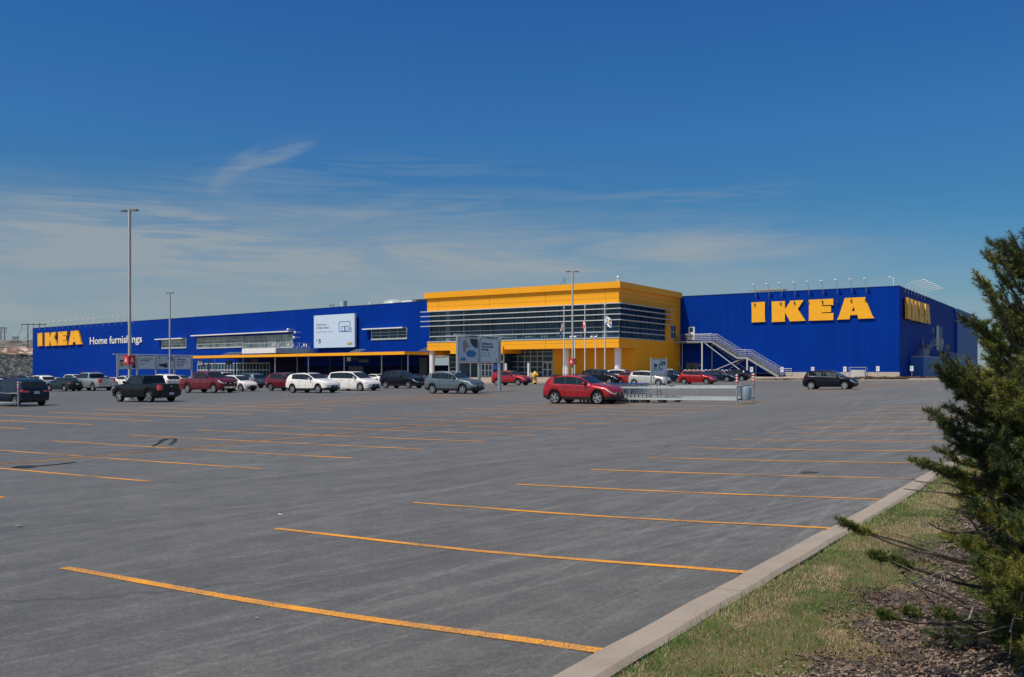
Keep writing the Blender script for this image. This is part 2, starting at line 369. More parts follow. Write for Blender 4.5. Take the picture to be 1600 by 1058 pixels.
def text_on(mb, s, O, U, N_, size, bold=0.0, sx=1.0, thick=0.0, fitw=None, up=(0, 0, 1)):
    vs, fs = text_geo(s, size, bold); O, U, N_, Z = Vector(O), Vector(U), Vector(N_), Vector(up)
    if fitw:
        xs = [v[0] for v in vs]; sx = fitw/(max(xs)-min(xs)); O = O-U*min(xs)*sx
    P = [O+U*v[0]*sx+Z*v[1] for v in vs]
    mb.add([p+N_*thick for p in P], fs)
    if thick:
        from collections import Counter
        c = Counter()
        for f in fs:
            for i in range(len(f)): c[tuple(sorted((f[i], f[(i+1) % len(f)])))] += 1
        b = len(mb.v); mb.v += [tuple(p) for p in P]; t = b-len(P)
        for (i, j), k in c.items():
            if k == 1: mb.f.append((t+i, t+j, b+j, b+i))
# ------------------------------------------------------------------ rays and planes
FW = Vector((-math.sin(TH), math.cos(TH), 0)); RT = Vector((math.cos(TH), math.sin(TH), 0)); EYE = Vector((0, 0, CZ))
def ray(px, py=HY): return FW+RT*((px-800)/FP)+Vector((0, 0, (HY-py)/FP))
def at(px, py, d): return EYE+ray(px, py)*d
class Plane:
    def __init__(s, P, U):
        s.O = Vector((P[0], P[1], 0)); s.U = Vector((U[0], U[1], 0)).normalized(); s.N = Vector((s.U.y, -s.U.x, 0))   # outward when U runs to the right
    def hit(s, px, py=HY, off=0.0):
        r = ray(px, py); t = ((s.O+s.N*off-EYE).dot(s.N))/r.dot(s.N); return EYE+r*t
    def u(s, px, off=0.0): return (s.hit(px, HY, off)-s.O).dot(s.U)
    def z(s, px, py, off=0.0): return s.hit(px, py, off).z
    def p(s, u, z, off=0.0): q = s.O+s.U*u+s.N*off; return Vector((q.x, q.y, z))
    def box(s, mb, u0, u1, z0, z1, o0, o1): mb.obox(s.p(u0, z0, o0), s.U*(u1-u0), s.N*(o1-o0), (0, 0, z1-z0)); return mb
def sst(a, b, x):
    t = min(1, max(0, (x-a)/(b-a))); return t*t*(3-2*t)
def G(X, Y):
    """height of the asphalt"""
    u = max(0.0, -2.74-X); i = max(0.0, Y-5.21)
    z = .424*(1-math.exp(-u/9.89))-.992*(1-math.exp(-(i/48.7)**2))
    z = -z+.25*sst(85, 120, Y)*sst(-75, -40, X)
    f_ = 1-sst(2, 10, Y-5.2); z += f_*(.034*sst(2.5, 6.6, u)-.006*math.exp(-((u-3.1)/1.3)**2)+.012*math.exp(-(u/1.1)**2))
    e = u-35; z -= .0065*(e if e > 12 else 12*math.log1p(math.exp(e/12)) if e > -60 else 0)-0.002
    return z
def gpt(px, py):
    r = ray(px, py); lo = 2.0; t = 2.0; f = lambda t: (EYE+r*t).z-G((EYE+r*t).x, (EYE+r*t).y)
    while f(t) > 0 and t < 400: lo = t; t *= 1.03
    hi = t
    for _ in range(40):
        m = (lo+hi)/2
        if f(m) > 0: lo = m
        else: hi = m
    return EYE+r*hi
def onG(x, y, dz=0.0): return Vector((x, y, G(x, y)+dz))
# ================================================================== ground
def grid(name, xs, ys, fz, m, kind='structure', skip=None):
    nx, ny = len(xs), len(ys); mb = MB()
    mb.v = [(x, y, fz(x, y)) for y in ys for x in xs]
    for j in range(ny-1):
        for i in range(nx-1):
            if skip and skip((xs[i]+xs[i+1])/2, (ys[j]+ys[j+1])/2): continue
            mb.f.append((j*nx+i, j*nx+i+1, (j+1)*nx+i+1, (j+1)*nx+i))
    o = mb.build(name, m, smooth=180); o['kind'] = kind; return o
def rngf(*seg):
    out = []
    for a, b, s in seg:
        n = max(1, int(round((b-a)/s))); out += [a+(b-a)*k/n for k in range(n)]
    return out+[seg[-1][1]]
mb = MB(); mb.box(-4000, -3000, -6, 4000, 6000, -3.2); mb.build('ground', dirt)['kind'] = 'structure'
KX = -2.74                                             # kerb face of the near verge
grid('parking_lot', rngf((-420, -100, 4), (-100, 10, 1), (10, 90, 4)), rngf((-20, 45, 1), (45, 135, 1.5), (135, 330, 5)), G, asphalt)
# ---- painted lines, each following the ground
def stripe(name, x0, y0, x1, y1, w=.118, m=None, dz=.006, step=.7):
    a, b = Vector((x0, y0, 0)), Vector((x1, y1, 0)); d = b-a; n = max(2, int(d.length/step)); s = Vector((-d.y, d.x, 0)).normalized()*w/2
    mb = MB()
    for k in range(n+1):
        p = a+d*k/n
        for q in (p-s, p+s): mb.v.append((q.x, q.y, G(q.x, q.y)+dz))
    mb.f = [(2*k, 2*k+2, 2*k+3, 2*k+1) for k in range(n)]
    o = mb.build(name, m or line_m); o['kind'] = 'structure'; return o
S = 2.75; Y0 = 5.21
for k in range(15): stripe('parking_line', KX-6.06-random.uniform(-.05, .05), Y0+k*S, KX+.145, Y0+k*S, m=line_m if k < 9 else line_old, w=.105 if k else .115)
XD = KX-12.6; YD = Y0+11.1
for k in range(-6, 13): stripe('parking_line', XD-12.85, YD+k*S, XD-random.uniform(-.06, .06), YD+k*S, m=line_m if k < 8 else line_old)
stripe('parking_line', XD-6.42, YD-5.5*S-6, XD-6.42, YD+11*S, w=.10, m=line_m, dz=.009)
XT = KX-32.4; YT = Y0+14.1
for k in range(-4, 14): stripe('parking_line', XT-12.85, YT+k*S, XT, YT+k*S, m=line_old)
for k in range(6, 20): stripe('parking_line', KX-19.0-.0, Y0+(k+17)*S, KX-13.0, Y0+(k+17)*S, m=line_old)
stripe('parking_line', XT-6.42, YT-9, XT-6.42, YT+13*S, w=.10, m=line_old, dz=.009)
# ---- tar: sealed crack beside the centre line, a squiggle and a few stains
tar = mat('tar', (.028, .028, .030), .8, spec=.2)
def ribbon(name, pts, w, m, dz=.011):
    mb = MB(); P = [Vector((*p, 0)) for p in pts]
    for i, p in enumerate(P):
        d = (P[min(i+1, len(P)-1)]-P[max(0, i-1)]).normalized(); s = Vector((-d.y, d.x, 0))*(w*(.6+.8*random.random()))/2
        for q in (p-s, p+s): mb.v.append((q.x, q.y, G(q.x, q.y)+dz))
    mb.f = [(2*k, 2*k+2, 2*k+3, 2*k+1) for k in range(len(P)-1)]
    o = mb.build(name, m); o['kind'] = 'structure'; return o
ribbon('crack_seal', [(XD-6.52+.05*math.sin(k*.7)+random.uniform(-.02, .02), YD-20+k*.5) for k in range(100)], .05, tar)
def gp2(l): return [tuple(gpt(*p).xy) for p in l]
def dense(l, n=6):
    o = []
    for a, b in zip(l, l[1:]):
        for k in range(n): o.append((a[0]+(b[0]-a[0])*k/n, a[1]+(b[1]-a[1])*k/n))
    return o+[l[-1]]
for l, w in (([(238, 698), (246, 694), (254, 689), (262, 685.6), (274, 686), (273, 690), (266, 695)], .11), ([(250, 689.5), (256, 686.5), (262, 685.5)], .10), ([(18, 731), (36, 729.5), (60, 728.6), (90, 726), (118, 722.5)], .12)):
    ribbon('crack_seal', dense(gp2(l)), w, tar)
def stain(l, m, dz=.012):
    P = gp2(l); mb = MB(); mb.v = [(x, y, G(x, y)+dz) for x, y in P]; mb.f = [tuple(range(len(P)))]
    mb.build('oil_stain', m, fix=True)['kind'] = 'structure'
stain([(1249, 739.6), (1254, 737.6), (1262, 737.0), (1276, 738.2), (1282, 739), (1268, 739.6), (1256, 740.2)], mat('oil', (.058, .060, .064), .7))
stain([(20, 731.5), (24, 729), (48, 727.6), (60, 729.6), (40, 732.2)], tar)
pale = mat('pale_litter', (.45, .45, .44), .8)
for (x, y, s) in ((30, 823.7, .07), (438, 805.6, .045), (402, 968, .016)):
    q = gpt(x, y); mb = MB(); mb.prism([q+Vector((a*s, b*s*.6, .012+.02*random.random())) for a, b in ((-1, -.3), (.2, -.6), (1, .1), (.4, .7), (-.6, .5))], (0, 0, -.008))
    tag(mb.build('litter_scrap', pale, origin=tuple(q), fix=True), 'pale scrap of litter lying on the asphalt', 'litter', 'scraps of litter on the asphalt')
# ---- kerb of the near verge: concrete cast in lengths, a little uneven
def kerb(name, pts, w=.28, h=.14, m=None, out=1):
    mb = MB(); n = len(pts); P = [Vector((*p, 0)) for p in pts]
    prof = [(0, -.3), (.012, h-.03), (.045, h), (w-.04, h+.006), (w, h-.02), (w+.01, -.3)]
    for i, p in enumerate(P):
        d = (P[min(i+1, n-1)]-P[max(0, i-1)]).normalized(); s = Vector((d.y, -d.x, 0))*out; z = G(p.x, p.y)
        j = .006*math.sin(i*1.7)+random.uniform(-.004, .004)
        for a, b in prof: q = p+s*(a+j); mb.v.append((q.x, q.y, z+b))
    k = len(prof)
    for i in range(n-1):
        for a in range(k-1): mb.f.append((i*k+a, (i+1)*k+a, (i+1)*k+a+1, i*k+a+1))
    mb.f += [tuple(range(k)), tuple(reversed(range((n-1)*k, n*k)))]
    o = mb.build(name, m or kerb_m, fix=True, smooth=25); o['kind'] = 'structure'; return o
KX += .165
a = -8.0
while a < 43:
    b = a+random.uniform(2.6, 3.4); j = random.uniform(-.012, .014)
    kerb('kerb', [(KX+j, a+(b-.018-a)*k/8) for k in range(9)]); a = b
VZ = lambda x, y: G(KX, y)+.125+.05*sst(0, 3, x-KX)+.12*sst(1.5, 5, x-KX)+.015*math.sin(x*2.1)*math.sin(y*1.3)
# mulch bed outline round the tree; the verge soil lies under it
def bed(x, y): # >0 inside
    e = .12*math.sin(3*y)+.08*math.sin(7.3*y+x*4)
    return min(x+1.36+e*1.3, 19-y)
grid('grass_verge', rngf((KX+.31, 6, .25), (6, 40, 2)), rngf((-8, 45, .3)), VZ, grass_soil)
grid('mulch_bed', rngf((-1.9, 9, .12)), rngf((-6, 19, .15)), lambda x, y: VZ(x, y)+.003+min(.05, .08*max(0, bed(x, y)))+.012*math.sin(17*x)*math.sin(13*y+x*3), mulch_m, skip=lambda x, y: bed(x, y) < 0)
grid('grass_verge', rngf((6, 60, 3)), rngf((45.01, 46, 1)), lambda x, y: G(x, y)+.12, grass_soil)
# ---- grass and chips: nobody could count them
def blades(name, n, m, xr, yr, keep, h, w, lean, kind='stuff', flat=False):
    x = rng.uniform(*xr, n*3); y = yr[0]+(yr[1]-yr[0])*rng.random(n*3)**1.7
    k = keep(x, y); x, y = x[k][:n], y[k][:n]; n = len(x)
    z = np.array([VZ(a, b) for a, b in zip(x, y)])+.003
    if flat: z = z+np.array([.014+min(.05, .08*max(0, bed(a, b)))+.012*math.sin(17*a)*math.sin(13*b+a*3) for a, b in zip(x, y)])
    az = rng.uniform(0, 2*np.pi, n); hh = h*rng.uniform(.5, 1.5, n); ww = w*rng.uniform(.6, 1.4, n)*(1+.06*np.maximum(0, y-5))
    ln = lean*rng.uniform(.2, 1.6, n); dx, dy = np.cos(az), np.sin(az)
    bx, by = -dy*ww/2, dx*ww/2; j = rng.uniform(-.01, .01, n) if flat else 0
    if flat:
        lz = rng.uniform(-.012, .02, n)*1.0
        P = np.stack([np.stack([x-bx, y-by, z], 1), np.stack([x+bx, y+by, z+.006], 1), np.stack([x+bx+dx*hh, y+by+dy*hh, z+.006+np.abs(lz)], 1), np.stack([x-bx+dx*hh, y-by+dy*hh, z+np.abs(lz)], 1)], 1)
        F = np.arange(n*4).reshape(n, 4)
    else:
        P = np.stack([np.stack([x-bx, y-by, z-.01], 1), np.stack([x+bx, y+by, z-.01], 1), np.stack([x+dx*hh*ln, y+dy*hh*ln, z+hh*np.sqrt(np.maximum(.05, 1-ln**2*.6))], 1)], 1)
        F = np.arange(n*3).reshape(n, 3)
    me = bpy.data.meshes.new(name); c = F.shape[1]
    me.vertices.add(P.shape[0]*P.shape[1]); me.vertices.foreach_set('co', P.reshape(-1))
    me.loops.add(n*c); me.loops.foreach_set('vertex_index', F.reshape(-1)); me.polygons.add(n)
    me.polygons.foreach_set('loop_start', np.arange(0, n*c, c)); me.polygons.foreach_set('loop_total', np.full(n, c)); me.update(calc_edges=True)
    me.materials.append(m); o = bpy.data.objects.new(name, me); sc.collection.objects.link(o); o['kind'] = kind; return o
bedv = np.vectorize(bed)
def pn(x, y): # patchiness of the green grass
    return np.sin(1.9*x+.8*y+1)*np.sin(1.1*y-1.3*x)+.6*np.sin(4.1*x+1.7*y)*np.sin(2.3*y-3.7*x+2)+.35*np.sin(9*x-5*y)*np.sin(8*y+3*x)
edge = lambda x, y: np.exp(-((x-(KX+.36))/.16)**2)
blades('grass', 170000, green_m, (KX+.30, 4.5), (2.5, 30), lambda x, y: (bedv(x, y) < .1) & (rng.random(x.shape) < np.clip(.07+.9*(pn(x, y) > .05)+.5*edge(x, y)+.12*(y > 8), 0, 1)), .031, .0036, .75)
blades('grass', 290000, dry_m, (KX+.30, 4.5), (2.5, 30), lambda x, y: (bedv(x, y) < .22) & (rng.random(x.shape) < np.clip(.97-.85*(pn(x, y) > .05), 0, 1)), .024, .0036, 1.2)
blades('grass', 2500, green_m, (KX+.28, KX+.45), (2.5, 26), lambda x, y: x > 0-99, .055, .004, .6)
blades('bark_chips', 90000, chip_m, (-1.9, 5), (2.5, 15), lambda x, y: (bedv(x, y) > -.22)&(rng.random(x.shape)<.25+3*(bedv(x,y)+.22)), .026, .008, 0, flat=True)
# ---- pavement in front of the store: its kerb steps back towards the right-hand wing
D0 = 130.0
cR = at(1405, HY, D0); RW = Plane(cR.xy, (1, 0))                     # right-hand blue wall
XY_ = RW.hit(1063).x                                                   # side of the yellow block
tY = XY_/ray(967).x; YF = ray(967).y*tY; FP_ = Plane((XY_, YF), (1, 0))  # yellow front
SP = Plane((XY_, YF), (0, 1)); SW = Plane(cR.xy, (0, 1))             # their right-hand sides
H = 12.3                                                               # roof above the eye
dL = H*FP/112.3; pL = EYE+ray(667)*dL
uL = (RT*(800+960)-FW*FP); LW = Plane(pL.xy, (uL.x, uL.y))             # left-hand blue wall
ROOF = CZ+H; LU = LW.u(51); XR = cR.x
YK0 = 104.0; YK1 = cR.y-16.5
def kerbY(x): return YK0+(YK1-YK0)*sst(-51, -43, x)
def wallY(x):
    if x > XY_: return cR.y
    if x > -93: return YF+5
    return LW.hit(667).y+(x-pL.x)*LW.U.y/LW.U.x
def PV(x, y):
    k = kerbY(x); g = G(x, k)+.15; w = max(g+.02, CZ-.52-.004*max(0, -95-x)); return g+(w-g)*min(1, max(0, (y-k)/max(1, wallY(x)-k)))
xs = rngf((-235, -70, 5), (-70, -45, 1.0), (-45, -8, 2.5)); mb = MB(); nr = 7
for x in xs:
    k = kerbY(x)
    for j in range(nr): y = k+(wallY(x)+4-k)*j/(nr-1); mb.v.append((x, y, PV(x, y)))
for i in range(len(xs)-1):
    for j in range(nr-1): mb.f.append((i*nr+j, (i+1)*nr+j, (i+1)*nr+j+1, i*nr+j+1))
mb.build('pavement', walk_m)['kind'] = 'structure'
kerb('kerb', [(x, kerbY(x)-.02) for x in rngf((-235, -52, 4), (-52, -42, .8), (-42, -8, 2))], w=.22, h=.152, out=-1)
# ================================================================== the store
store = tag(empty('furniture_store', (XY_, YF, CZ-.5)), 'long blue store building with a yellow glazed entrance block', 'building')
ZB = CZ-2.6
def part(mb, name, m, **k): return mb.build(name, m, store, world=True, **k)
# right wing front + side walls
mb = MB(); RW.box(mb, RW.u(1063)-2, 0, CZ-.02, ROOF, -.4, 0); part(mb, 'front_wall', blue_m)
uS = SW.u(1492); 
mb = MB(); SW.box(mb, .401, uS, ZB, ROOF-.02, -.4, -.002); part(mb, 'side_wall', blue_m)
mb = MB(); SW.box(mb, uS, SW.u(1524), ZB, ROOF-.05, -3, .45); part(mb, 'side_wall', mat('lit_blue_cladding', rough=.5, spec=.25, fn=f_clad((.008, .06, .30))))  # same blue made paler: stands for the light caught by this block
fz = RW.z(1310, 581.5)
mb = MB(); RW.box(mb, RW.u(1228), .05, ZB, fz, -.2, .12); part(mb, 'foundation', conc)
mb = MB(); RW.box(mb, RW.u(1063), RW.u(1228)-.01, CZ-.9, CZ-.03, -.2, .03); part(mb, 'base_band', mat('dark_blue_base', (.004, .010, .055), .7, spec=.1))
# left wing
mb = MB(); LW.box(mb, LU, 1.5, ZB, ROOF, -.4, 0); part(mb, 'front_wall', blue_m)
NL = LW.p(LU, 0, -.4)
mb = MB(); mb.obox(LW.p(LU, ZB, -60), LW.U*.4, LW.N*59.6, (0, 0, ROOF-ZB)); part(mb, 'side_wall', blue_m)
# parapet caps and roof deck
cap = mat('parapet_cap', (.012, .05, .22), .4, .3)
mb = MB(); RW.box(mb, RW.u(1063), .06, ROOF, ROOF+.10, -.45, .06); LW.box(mb, LU-.06, 1.5, ROOF, ROOF+.10, -.45, .06); SW.box(mb, .07, uS, ROOF-.02, ROOF+.09, -.45, .05); part(mb, 'parapet_cap', cap)
mb = MB(); mb.obox((XY_, cR.y+.45, ROOF-.8), (XR-XY_-.45, 0, 0), (0, 110, 0), (0, 0, .1)); mb.obox(LW.p(LU+.5, ROOF-.8, -.5), LW.U*(-LU-1), -LW.N*80, (0, 0, .1)); part(mb, 'roof', mat('roof_membrane', (.3, .3, .3), .9))
# ---- yellow block
zc = lambda y: FP_.z(967, y)
zt = zc(439.8); zw1 = zc(473); zsill = zc(527); zband = zc(543)
uFL = FP_.u(667.5); uSE = SP.u(1063)                                   # left end of the front, depth of the side
pu = lambda px: FP_.u(px)
mb = MB(); FP_.box(mb, uFL, 0, zw1+.02, zt-.9, -.5, 0); SP.box(mb, .001, uSE-.01, zw1+.05, zt-.9, -.5, -.004)
FP_.box(mb, uFL, 0, zband, zsill-.02, -.6, 0); SP.box(mb, .001, uSE-.01, zband+.004, zsill-.05, -.5, -.004)
uWE = SP.u(1040.5); SP.box(mb, uWE, uSE-.01, zsill-.05, zw1+.05, -.5, -.006)
part(mb, 'entrance_block_cladding', yel_m)
mb = MB(); FP_.box(mb, uFL-.35, .35, zt-.9, zt, -1, .35); SP.box(mb, 1.0, uSE, zt-.9, zt-.003, -1, .35); part(mb, 'cornice', yel_m)
mb = MB(); mb.obox((XY_-(-uFL)+.2, YF+.7, zt-.7), (-uFL-.7, 0, 0), (0, uSE+14, 0), (0, 0, .2)); part(mb, 'block_roof', mat('roof_membrane2', (.35, .35, .34), .9))
mb = MB(); mb.obox((XY_+uFL, YF+1, zband-.4), (.3, 0, 0), (0, uSE+16, 0), (0, 0, zt-zband-.5)); part(mb, 'entrance_block_end_wall', yel_m)
# joints of the yellow panels
mb = MB(); jm = mat('panel_joint', (.42, .18, .02), .7)
for px in (684.5, 765, 852, 946): FP_.box(mb, pu(px), pu(px)+.07, zw1+.1, zt-.95, 0, .006); FP_.box(mb, pu(px), pu(px)+.07, zband, zsill-.1, 0, .006)
for f in (.33, .66): FP_.box(mb, uFL, 0, zw1+(zt-.9-zw1)*f, zw1+(zt-.9-zw1)*f+.04, 0, .005); SP.box(mb, .02, uSE-.1, zw1+(zt-.9-zw1)*f, zw1+(zt-.9-zw1)*f+.04, 0, .003)
FP_.box(mb, uFL, 0, (zband+zsill)/2, (zband+zsill)/2+.04, 0, .005)
part(mb, 'panel_joint', jm)
# curtain wall
mb = MB(); FP_.box(mb, pu(671), -.02, zsill-.02, zw1+.02, -.6, -.25); gl = part(mb, 'curtain_wall', store_glass)
mb = MB(); SP.box(mb, .26, uWE-.05, zsill-.04, zw1+.05, -.6, -.26); part(mb, 'curtain_wall', store_glass)
mb = MB(); k = 0
us = [pu(671)+i*((-pu(671)-.1)/17) for i in range(18)]
for i, u in enumerate(us): FP_.box(mb, u, u+.09, zsill, zw1, -.25, -.14 if i % 3 else -.06)
for i in range(11): u = .3+(uWE-.45)*i/10; SP.box(mb, u, u+.09, zsill, zw1, -.26, -.14)
part(mb, 'mullion', mat('mullion_grey', (.10, .15, .18), .4, .3))
wf = mat('window_frame_light', (.45, .48, .47), .45, .2)
mb = MB()
for y, t in ((510, .09), (518, .16)): z = zc(y); FP_.box(mb, pu(671), 0, z-t/2, z+t/2, -.24, -.04); SP.box(mb, .28, uWE, z-t/2, z+t/2, -.24, -.05)
FP_.box(mb, uFL, .05, zsill-.13, zsill+.03, -.3, .07); SP.box(mb, .08, uWE, zsill-.13, zsill+.02, -.3, .06)
part(mb, 'transom', wf)
mb = MB(); z0 = zc(518); z1 = zsill                                         # balustrade pattern low in the windows
for u0 in np.arange(pu(671)+1.5, -2, 2.8):
    mb = MB()
    for dx in (0, .5, 1.0): FP_.box(mb, u0+dx, u0+dx+.06, z0-.65, z0-.1, -.245, -.2)
    FP_.box(mb, u0-.1, u0+1.2, z0-.42, z0-.36, -.245, -.2); part(mb, 'window_graphic', mat('pale_green_grey', (.22, .30, .30), .5))
for a, b in ((695, 703), (722, 725), (940, 948)): mb = MB(); FP_.box(mb, pu(a), pu(b), zsill, zw1, -.248, -.2); part(mb, 'blind', mat('pale_blind', (.13, .17, .19), .7))
for y in (473.6, 481.9, 490.7, 499.6):                                     # sunshades, louvre fins proud of the glass
    z = zc(y); mb = MB(); mb.obox((XY_+pu(660.5), YF-.62, z-.07), (-pu(660.5)+.62, 0, 0), (0, .62, 0), (0, 0, .115))
    mb.obox((XY_, YF+.001, z-.065), (.62, 0, 0), (0, SP.u(1047)-.1, 0), (0, 0, .105)); part(mb, 'sunshade', offw)
# recessed entrance under the band
pr = SP.hit(992); YRc = pr.y; rec = YRc-YF; RC = Plane((XY_, YRc), (1, 0))  # recess wall
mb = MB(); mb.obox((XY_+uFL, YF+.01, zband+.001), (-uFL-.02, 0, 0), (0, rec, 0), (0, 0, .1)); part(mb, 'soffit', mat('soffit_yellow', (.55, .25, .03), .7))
u865 = RC.u(864.5)
mb = MB(); RC.box(mb, u865, 0, CZ-1.0, zband, -.4, 0); SP.box(mb, rec+.401, uSE-.01, CZ-1, zband, -.5, -.006); part(mb, 'entrance_wall', yel_m)
mb = MB(); RC.box(mb, u865, .02, CZ-1.1, CZ-.25, 0, .02); SP.box(mb, rec+.401, uSE-.02, CZ-1.1, CZ-.25, -.1, .012); part(mb, 'base_band', mat('grey_base', (.10, .10, .10), .8))
uGL = RC.u(701); gb, gt = CZ-.6, zband
mb = MB(); RC.box(mb, uGL, u865-.001, gb, gt, -.3, -.1); part(mb, 'shopfront_glass', store_glass)
mb = MB()
for px in (702, 718, 733, 747, 764, 779, 796.5, 809, 819.5, 829, 839.5, 848, 864): u = RC.u(px); RC.box(mb, u-.05, u+.05, gb, gt, -.1, .02)
for y in (550, 556.6, 565, 573.5, 582): z = RC.z(830, y); RC.box(mb, uGL, u865, z-.05, z+.05, -.1, .015)
part(mb, 'shopfront_frame', alu)
def door(px0, px1, ytop, pl, m=alu, off=0.03, halves=2, zb=None):
    u0, u1 = pl.u(px0), pl.u(px1); z1 = pl.z((px0+px1)/2, ytop); z0 = zb if zb is not None else gb+.02
    for h in range(halves):
        a = u0+(u1-u0)*h/halves; b = u0+(u1-u0)*(h+1)/halves; w = (b-a)
        mb = MB(); s = .14*w if w > .8 else .12
        pl.box(mb, a+.01, a+s, z0, z1, off-.02, off+.06); pl.box(mb, b-s, b-.01, z0, z1, off-.02, off+.06)
        for q in (z0, z0+(z1-z0)*.46, z1-.16): pl.box(mb, a+s, b-s, q, q+.15, off-.02, off+.058)
        d = part(mb, 'door', m)
        mb = MB(); pl.box(mb, a+s, b-s, z0+.1, z1-.1, off-.01, off+.02); off_ = Vector(store.location)
        g = mb.build('door_glass', store_glass, None, origin=tuple(off_)); g.parent = d; g.location = (0, 0, 0)
door(848.5, 863.5, 566, RC)
pan = MB(); u0, u1 = RC.u(734), RC.u(744); RC.box(pan, u0, u1, RC.z(740, 580), RC.z(740, 566), .03, .07); part(pan, 'notice_panel', sign_face)
# vestibule with its yellow hood
u0, u1 = pu(705.3), pu(787.2); zh = zc(553.2)-.0
zh = FP_.z(787, 551.8)
mb = MB(); FP_.box(mb, u0, u1, zh, zband+.55, -(rec-.1), .30); part(mb, 'entrance_hood', yel_m)
mb = MB(); VP = Plane((XY_, YRc-2.6), (1, 0)); a, b = VP.u(717), VP.u(787)
VP.box(mb, a, b, gb, zh, -2.4, -.1); part(mb, 'vestibule_glass', store_glass)
mb = MB()
for px in (717, 735, 747, 758, 770, 787): u = VP.u(px); VP.box(mb, u-.09, u+.09, gb, zh, -.1, .04)
VP.box(mb, a, b, VP.z(760, 567), VP.z(760, 563.6), -.1, .05); VP.box(mb, a, b, zh-.2, zh, -.1, .05)
mb.obox((XY_+b-.1, YRc-2.5, gb), (.12, 0, 0), (0, 2.4, 0), (0, 0, .12)); part(mb, 'vestibule_frame', offw)
door(747.5, 758, 568.5, VP); door(758.5, 769, 568.5, VP)
mb = MB(); VP.box(mb, VP.u(770.5), VP.u(777.5), VP.z(774, 577.5), VP.z(774, 569.5), .05, .09); part(mb, 'blue_notice', mat('notice_blue', (.03, .14, .6), .5))
# side-wall door onto the stair landing and the door in the blue wall
zl = RW.z(1080, 530.7)
mb = MB(); a, b = SP.u(1047.5), SP.u(1055.5); SP.box(mb, a, b, zl, zl+2.3, -.01, .06); d = part(mb, 'door', alu)
mb = MB()
for f0, f1 in ((.08, .44), (.56, .92)):
    for g0, g1 in ((.2, 1.05), (1.25, 2.1)): SP.box(mb, a+(b-a)*f0, a+(b-a)*f1, zl+g0, zl+g1, .06, .066)
part(mb, 'door_glass', store_glass)
mb = MB(); a, b = RW.u(1076), RW.u(1085.6); RW.box(mb, a, b, zl, RW.z(1080, 511), 0, .08); part(mb, 'door', white_m)
mb = MB(); w = b-a
RW.box(mb, a+w*.25, b-w*.25, zl+.25, zl+.85, .08, .085); RW.box(mb, a+w*.22, b-w*.22, zl+1.2, zl+1.95, .08, .085); part(mb, 'door_glass', store_glass)
mb = MB(); RW.box(mb, RW.u(1072.5), RW.u(1091), CZ-.9, RW.z(1080, 567), 0, .06); part(mb, 'service_door', mat('grey_door', (.12, .13, .15), .6))
mb = MB(); text_on(mb, 'U', RW.p(RW.u(1078.5), RW.z(1080, 577), .07), RW.U, RW.N, 1.0, .02); part(mb, 'door_mark', ink)
mb = MB(); RW.box(mb, RW.u(1093), RW.u(1095.3), RW.z(1094, 573), RW.z(1094, 569), 0, .2); part(mb, 'utility_box', galv)
# columns of the entrance
for px, py0 in ((675, 551), (884.5, 543), (965.5, 543)):
    q = Plane((XY_, YF+2.0 if px > 700 else YF+.8), (1, 0)).hit(px)
    mb = MB(); mb.cyl((q.x, q.y, CZ-1.0), (q.x, q.y, zband), .50 if px > 700 else .42, 20); part(mb, 'column', white_m, smooth=50)
# small roof gear on the block
mb = MB(); q = SP.hit(985); mb.box(q.x-7, q.y+3, zt-.2, q.x-2.5, q.y+8, zt+.62); part(mb, 'roof_unit', mat('roof_unit_grey', (.42, .43, .38), .7))
mb = MB(); q = FP_.hit(965.5); mb.cyl((q.x-.3, q.y+.6, zt-.1), (q.x-.3, q.y+.6, zt+.55), .09, 8); mb.lathe([(0, .5), (.16, .55), (.2, .7), (.12, .85), (0, .9)], (q.x-.3, q.y+.6, zt)); part(mb, 'roof_camera', white_m)
mb = MB(); q = FP_.hit(858)
for s in (-.9, 0, .6): mb.cyl((q.x+s, q.y+4, zt-.2), (q.x+.35, q.y+4, zt+1.5 if s else zt+1.2), .025, 5)
part(mb, 'antenna', darkm)
# ---- windows of the left wing: frame, glass, slab above
def lwin(pa_, pb, yt, yb, ncol, nrow, slab=True, sl=1.6, gm=store_glass):
    u0, u1 = LW.u(pa_), LW.u(pb); z1, z0 = LW.z(pb, yt), LW.z(pb, yb)
    mb = MB(); LW.box(mb, u0, u1, z0, z1, -.1, .02); w = part(mb, 'window', gm)
    loc = Vector(store.location)
    fr = MB(); LW.box(fr, u0-.2, u1+.2, z0-.28, z0, -.05, .16); LW.box(fr, u0-.18, u0, z0, z1, -.05, .12); LW.box(fr, u1, u1+.18, z0, z1, -.05, .12)
    for i in range(1, ncol): u = u0+(u1-u0)*i/ncol; LW.box(fr, u-.05, u+.05, z0, z1, .02, .09)
    for j in range(1, nrow): z = z0+(z1-z0)*j/nrow; LW.box(fr, u0, u1, z-.05, z+.05, .02, .085)
    f = fr.build('frame', wf, None, origin=tuple(loc)); f.parent = w; f.location = (0, 0, 0)
    if slab:
        s = MB(); LW.box(s, u0-sl, u1, z1, z1+.20, -.05, 1.1); f = s.build('sunshade', white_m, None, origin=tuple(loc)); f.parent = w; f.location = (0, 0, 0)
lwin(582, 635.5, 513, 527.5, 4, 3)
lwin(254, 291, 529.5, 542.2, 5, 3, gm=cafe_glass)
lwin(309, 380.5, 525, 541, 8, 3, slab=False, gm=cafe_glass)
lwin(381.5, 457, 522, 541.5, 9, 3, slab=False, gm=cafe_glass)
mb = MB(); z = LW.z(456.5, 519.3); LW.box(mb, LW.u(304.6), LW.u(457), z+.05, z+.27, -.05, 1.1); part(mb, 'sunshade', white_m)
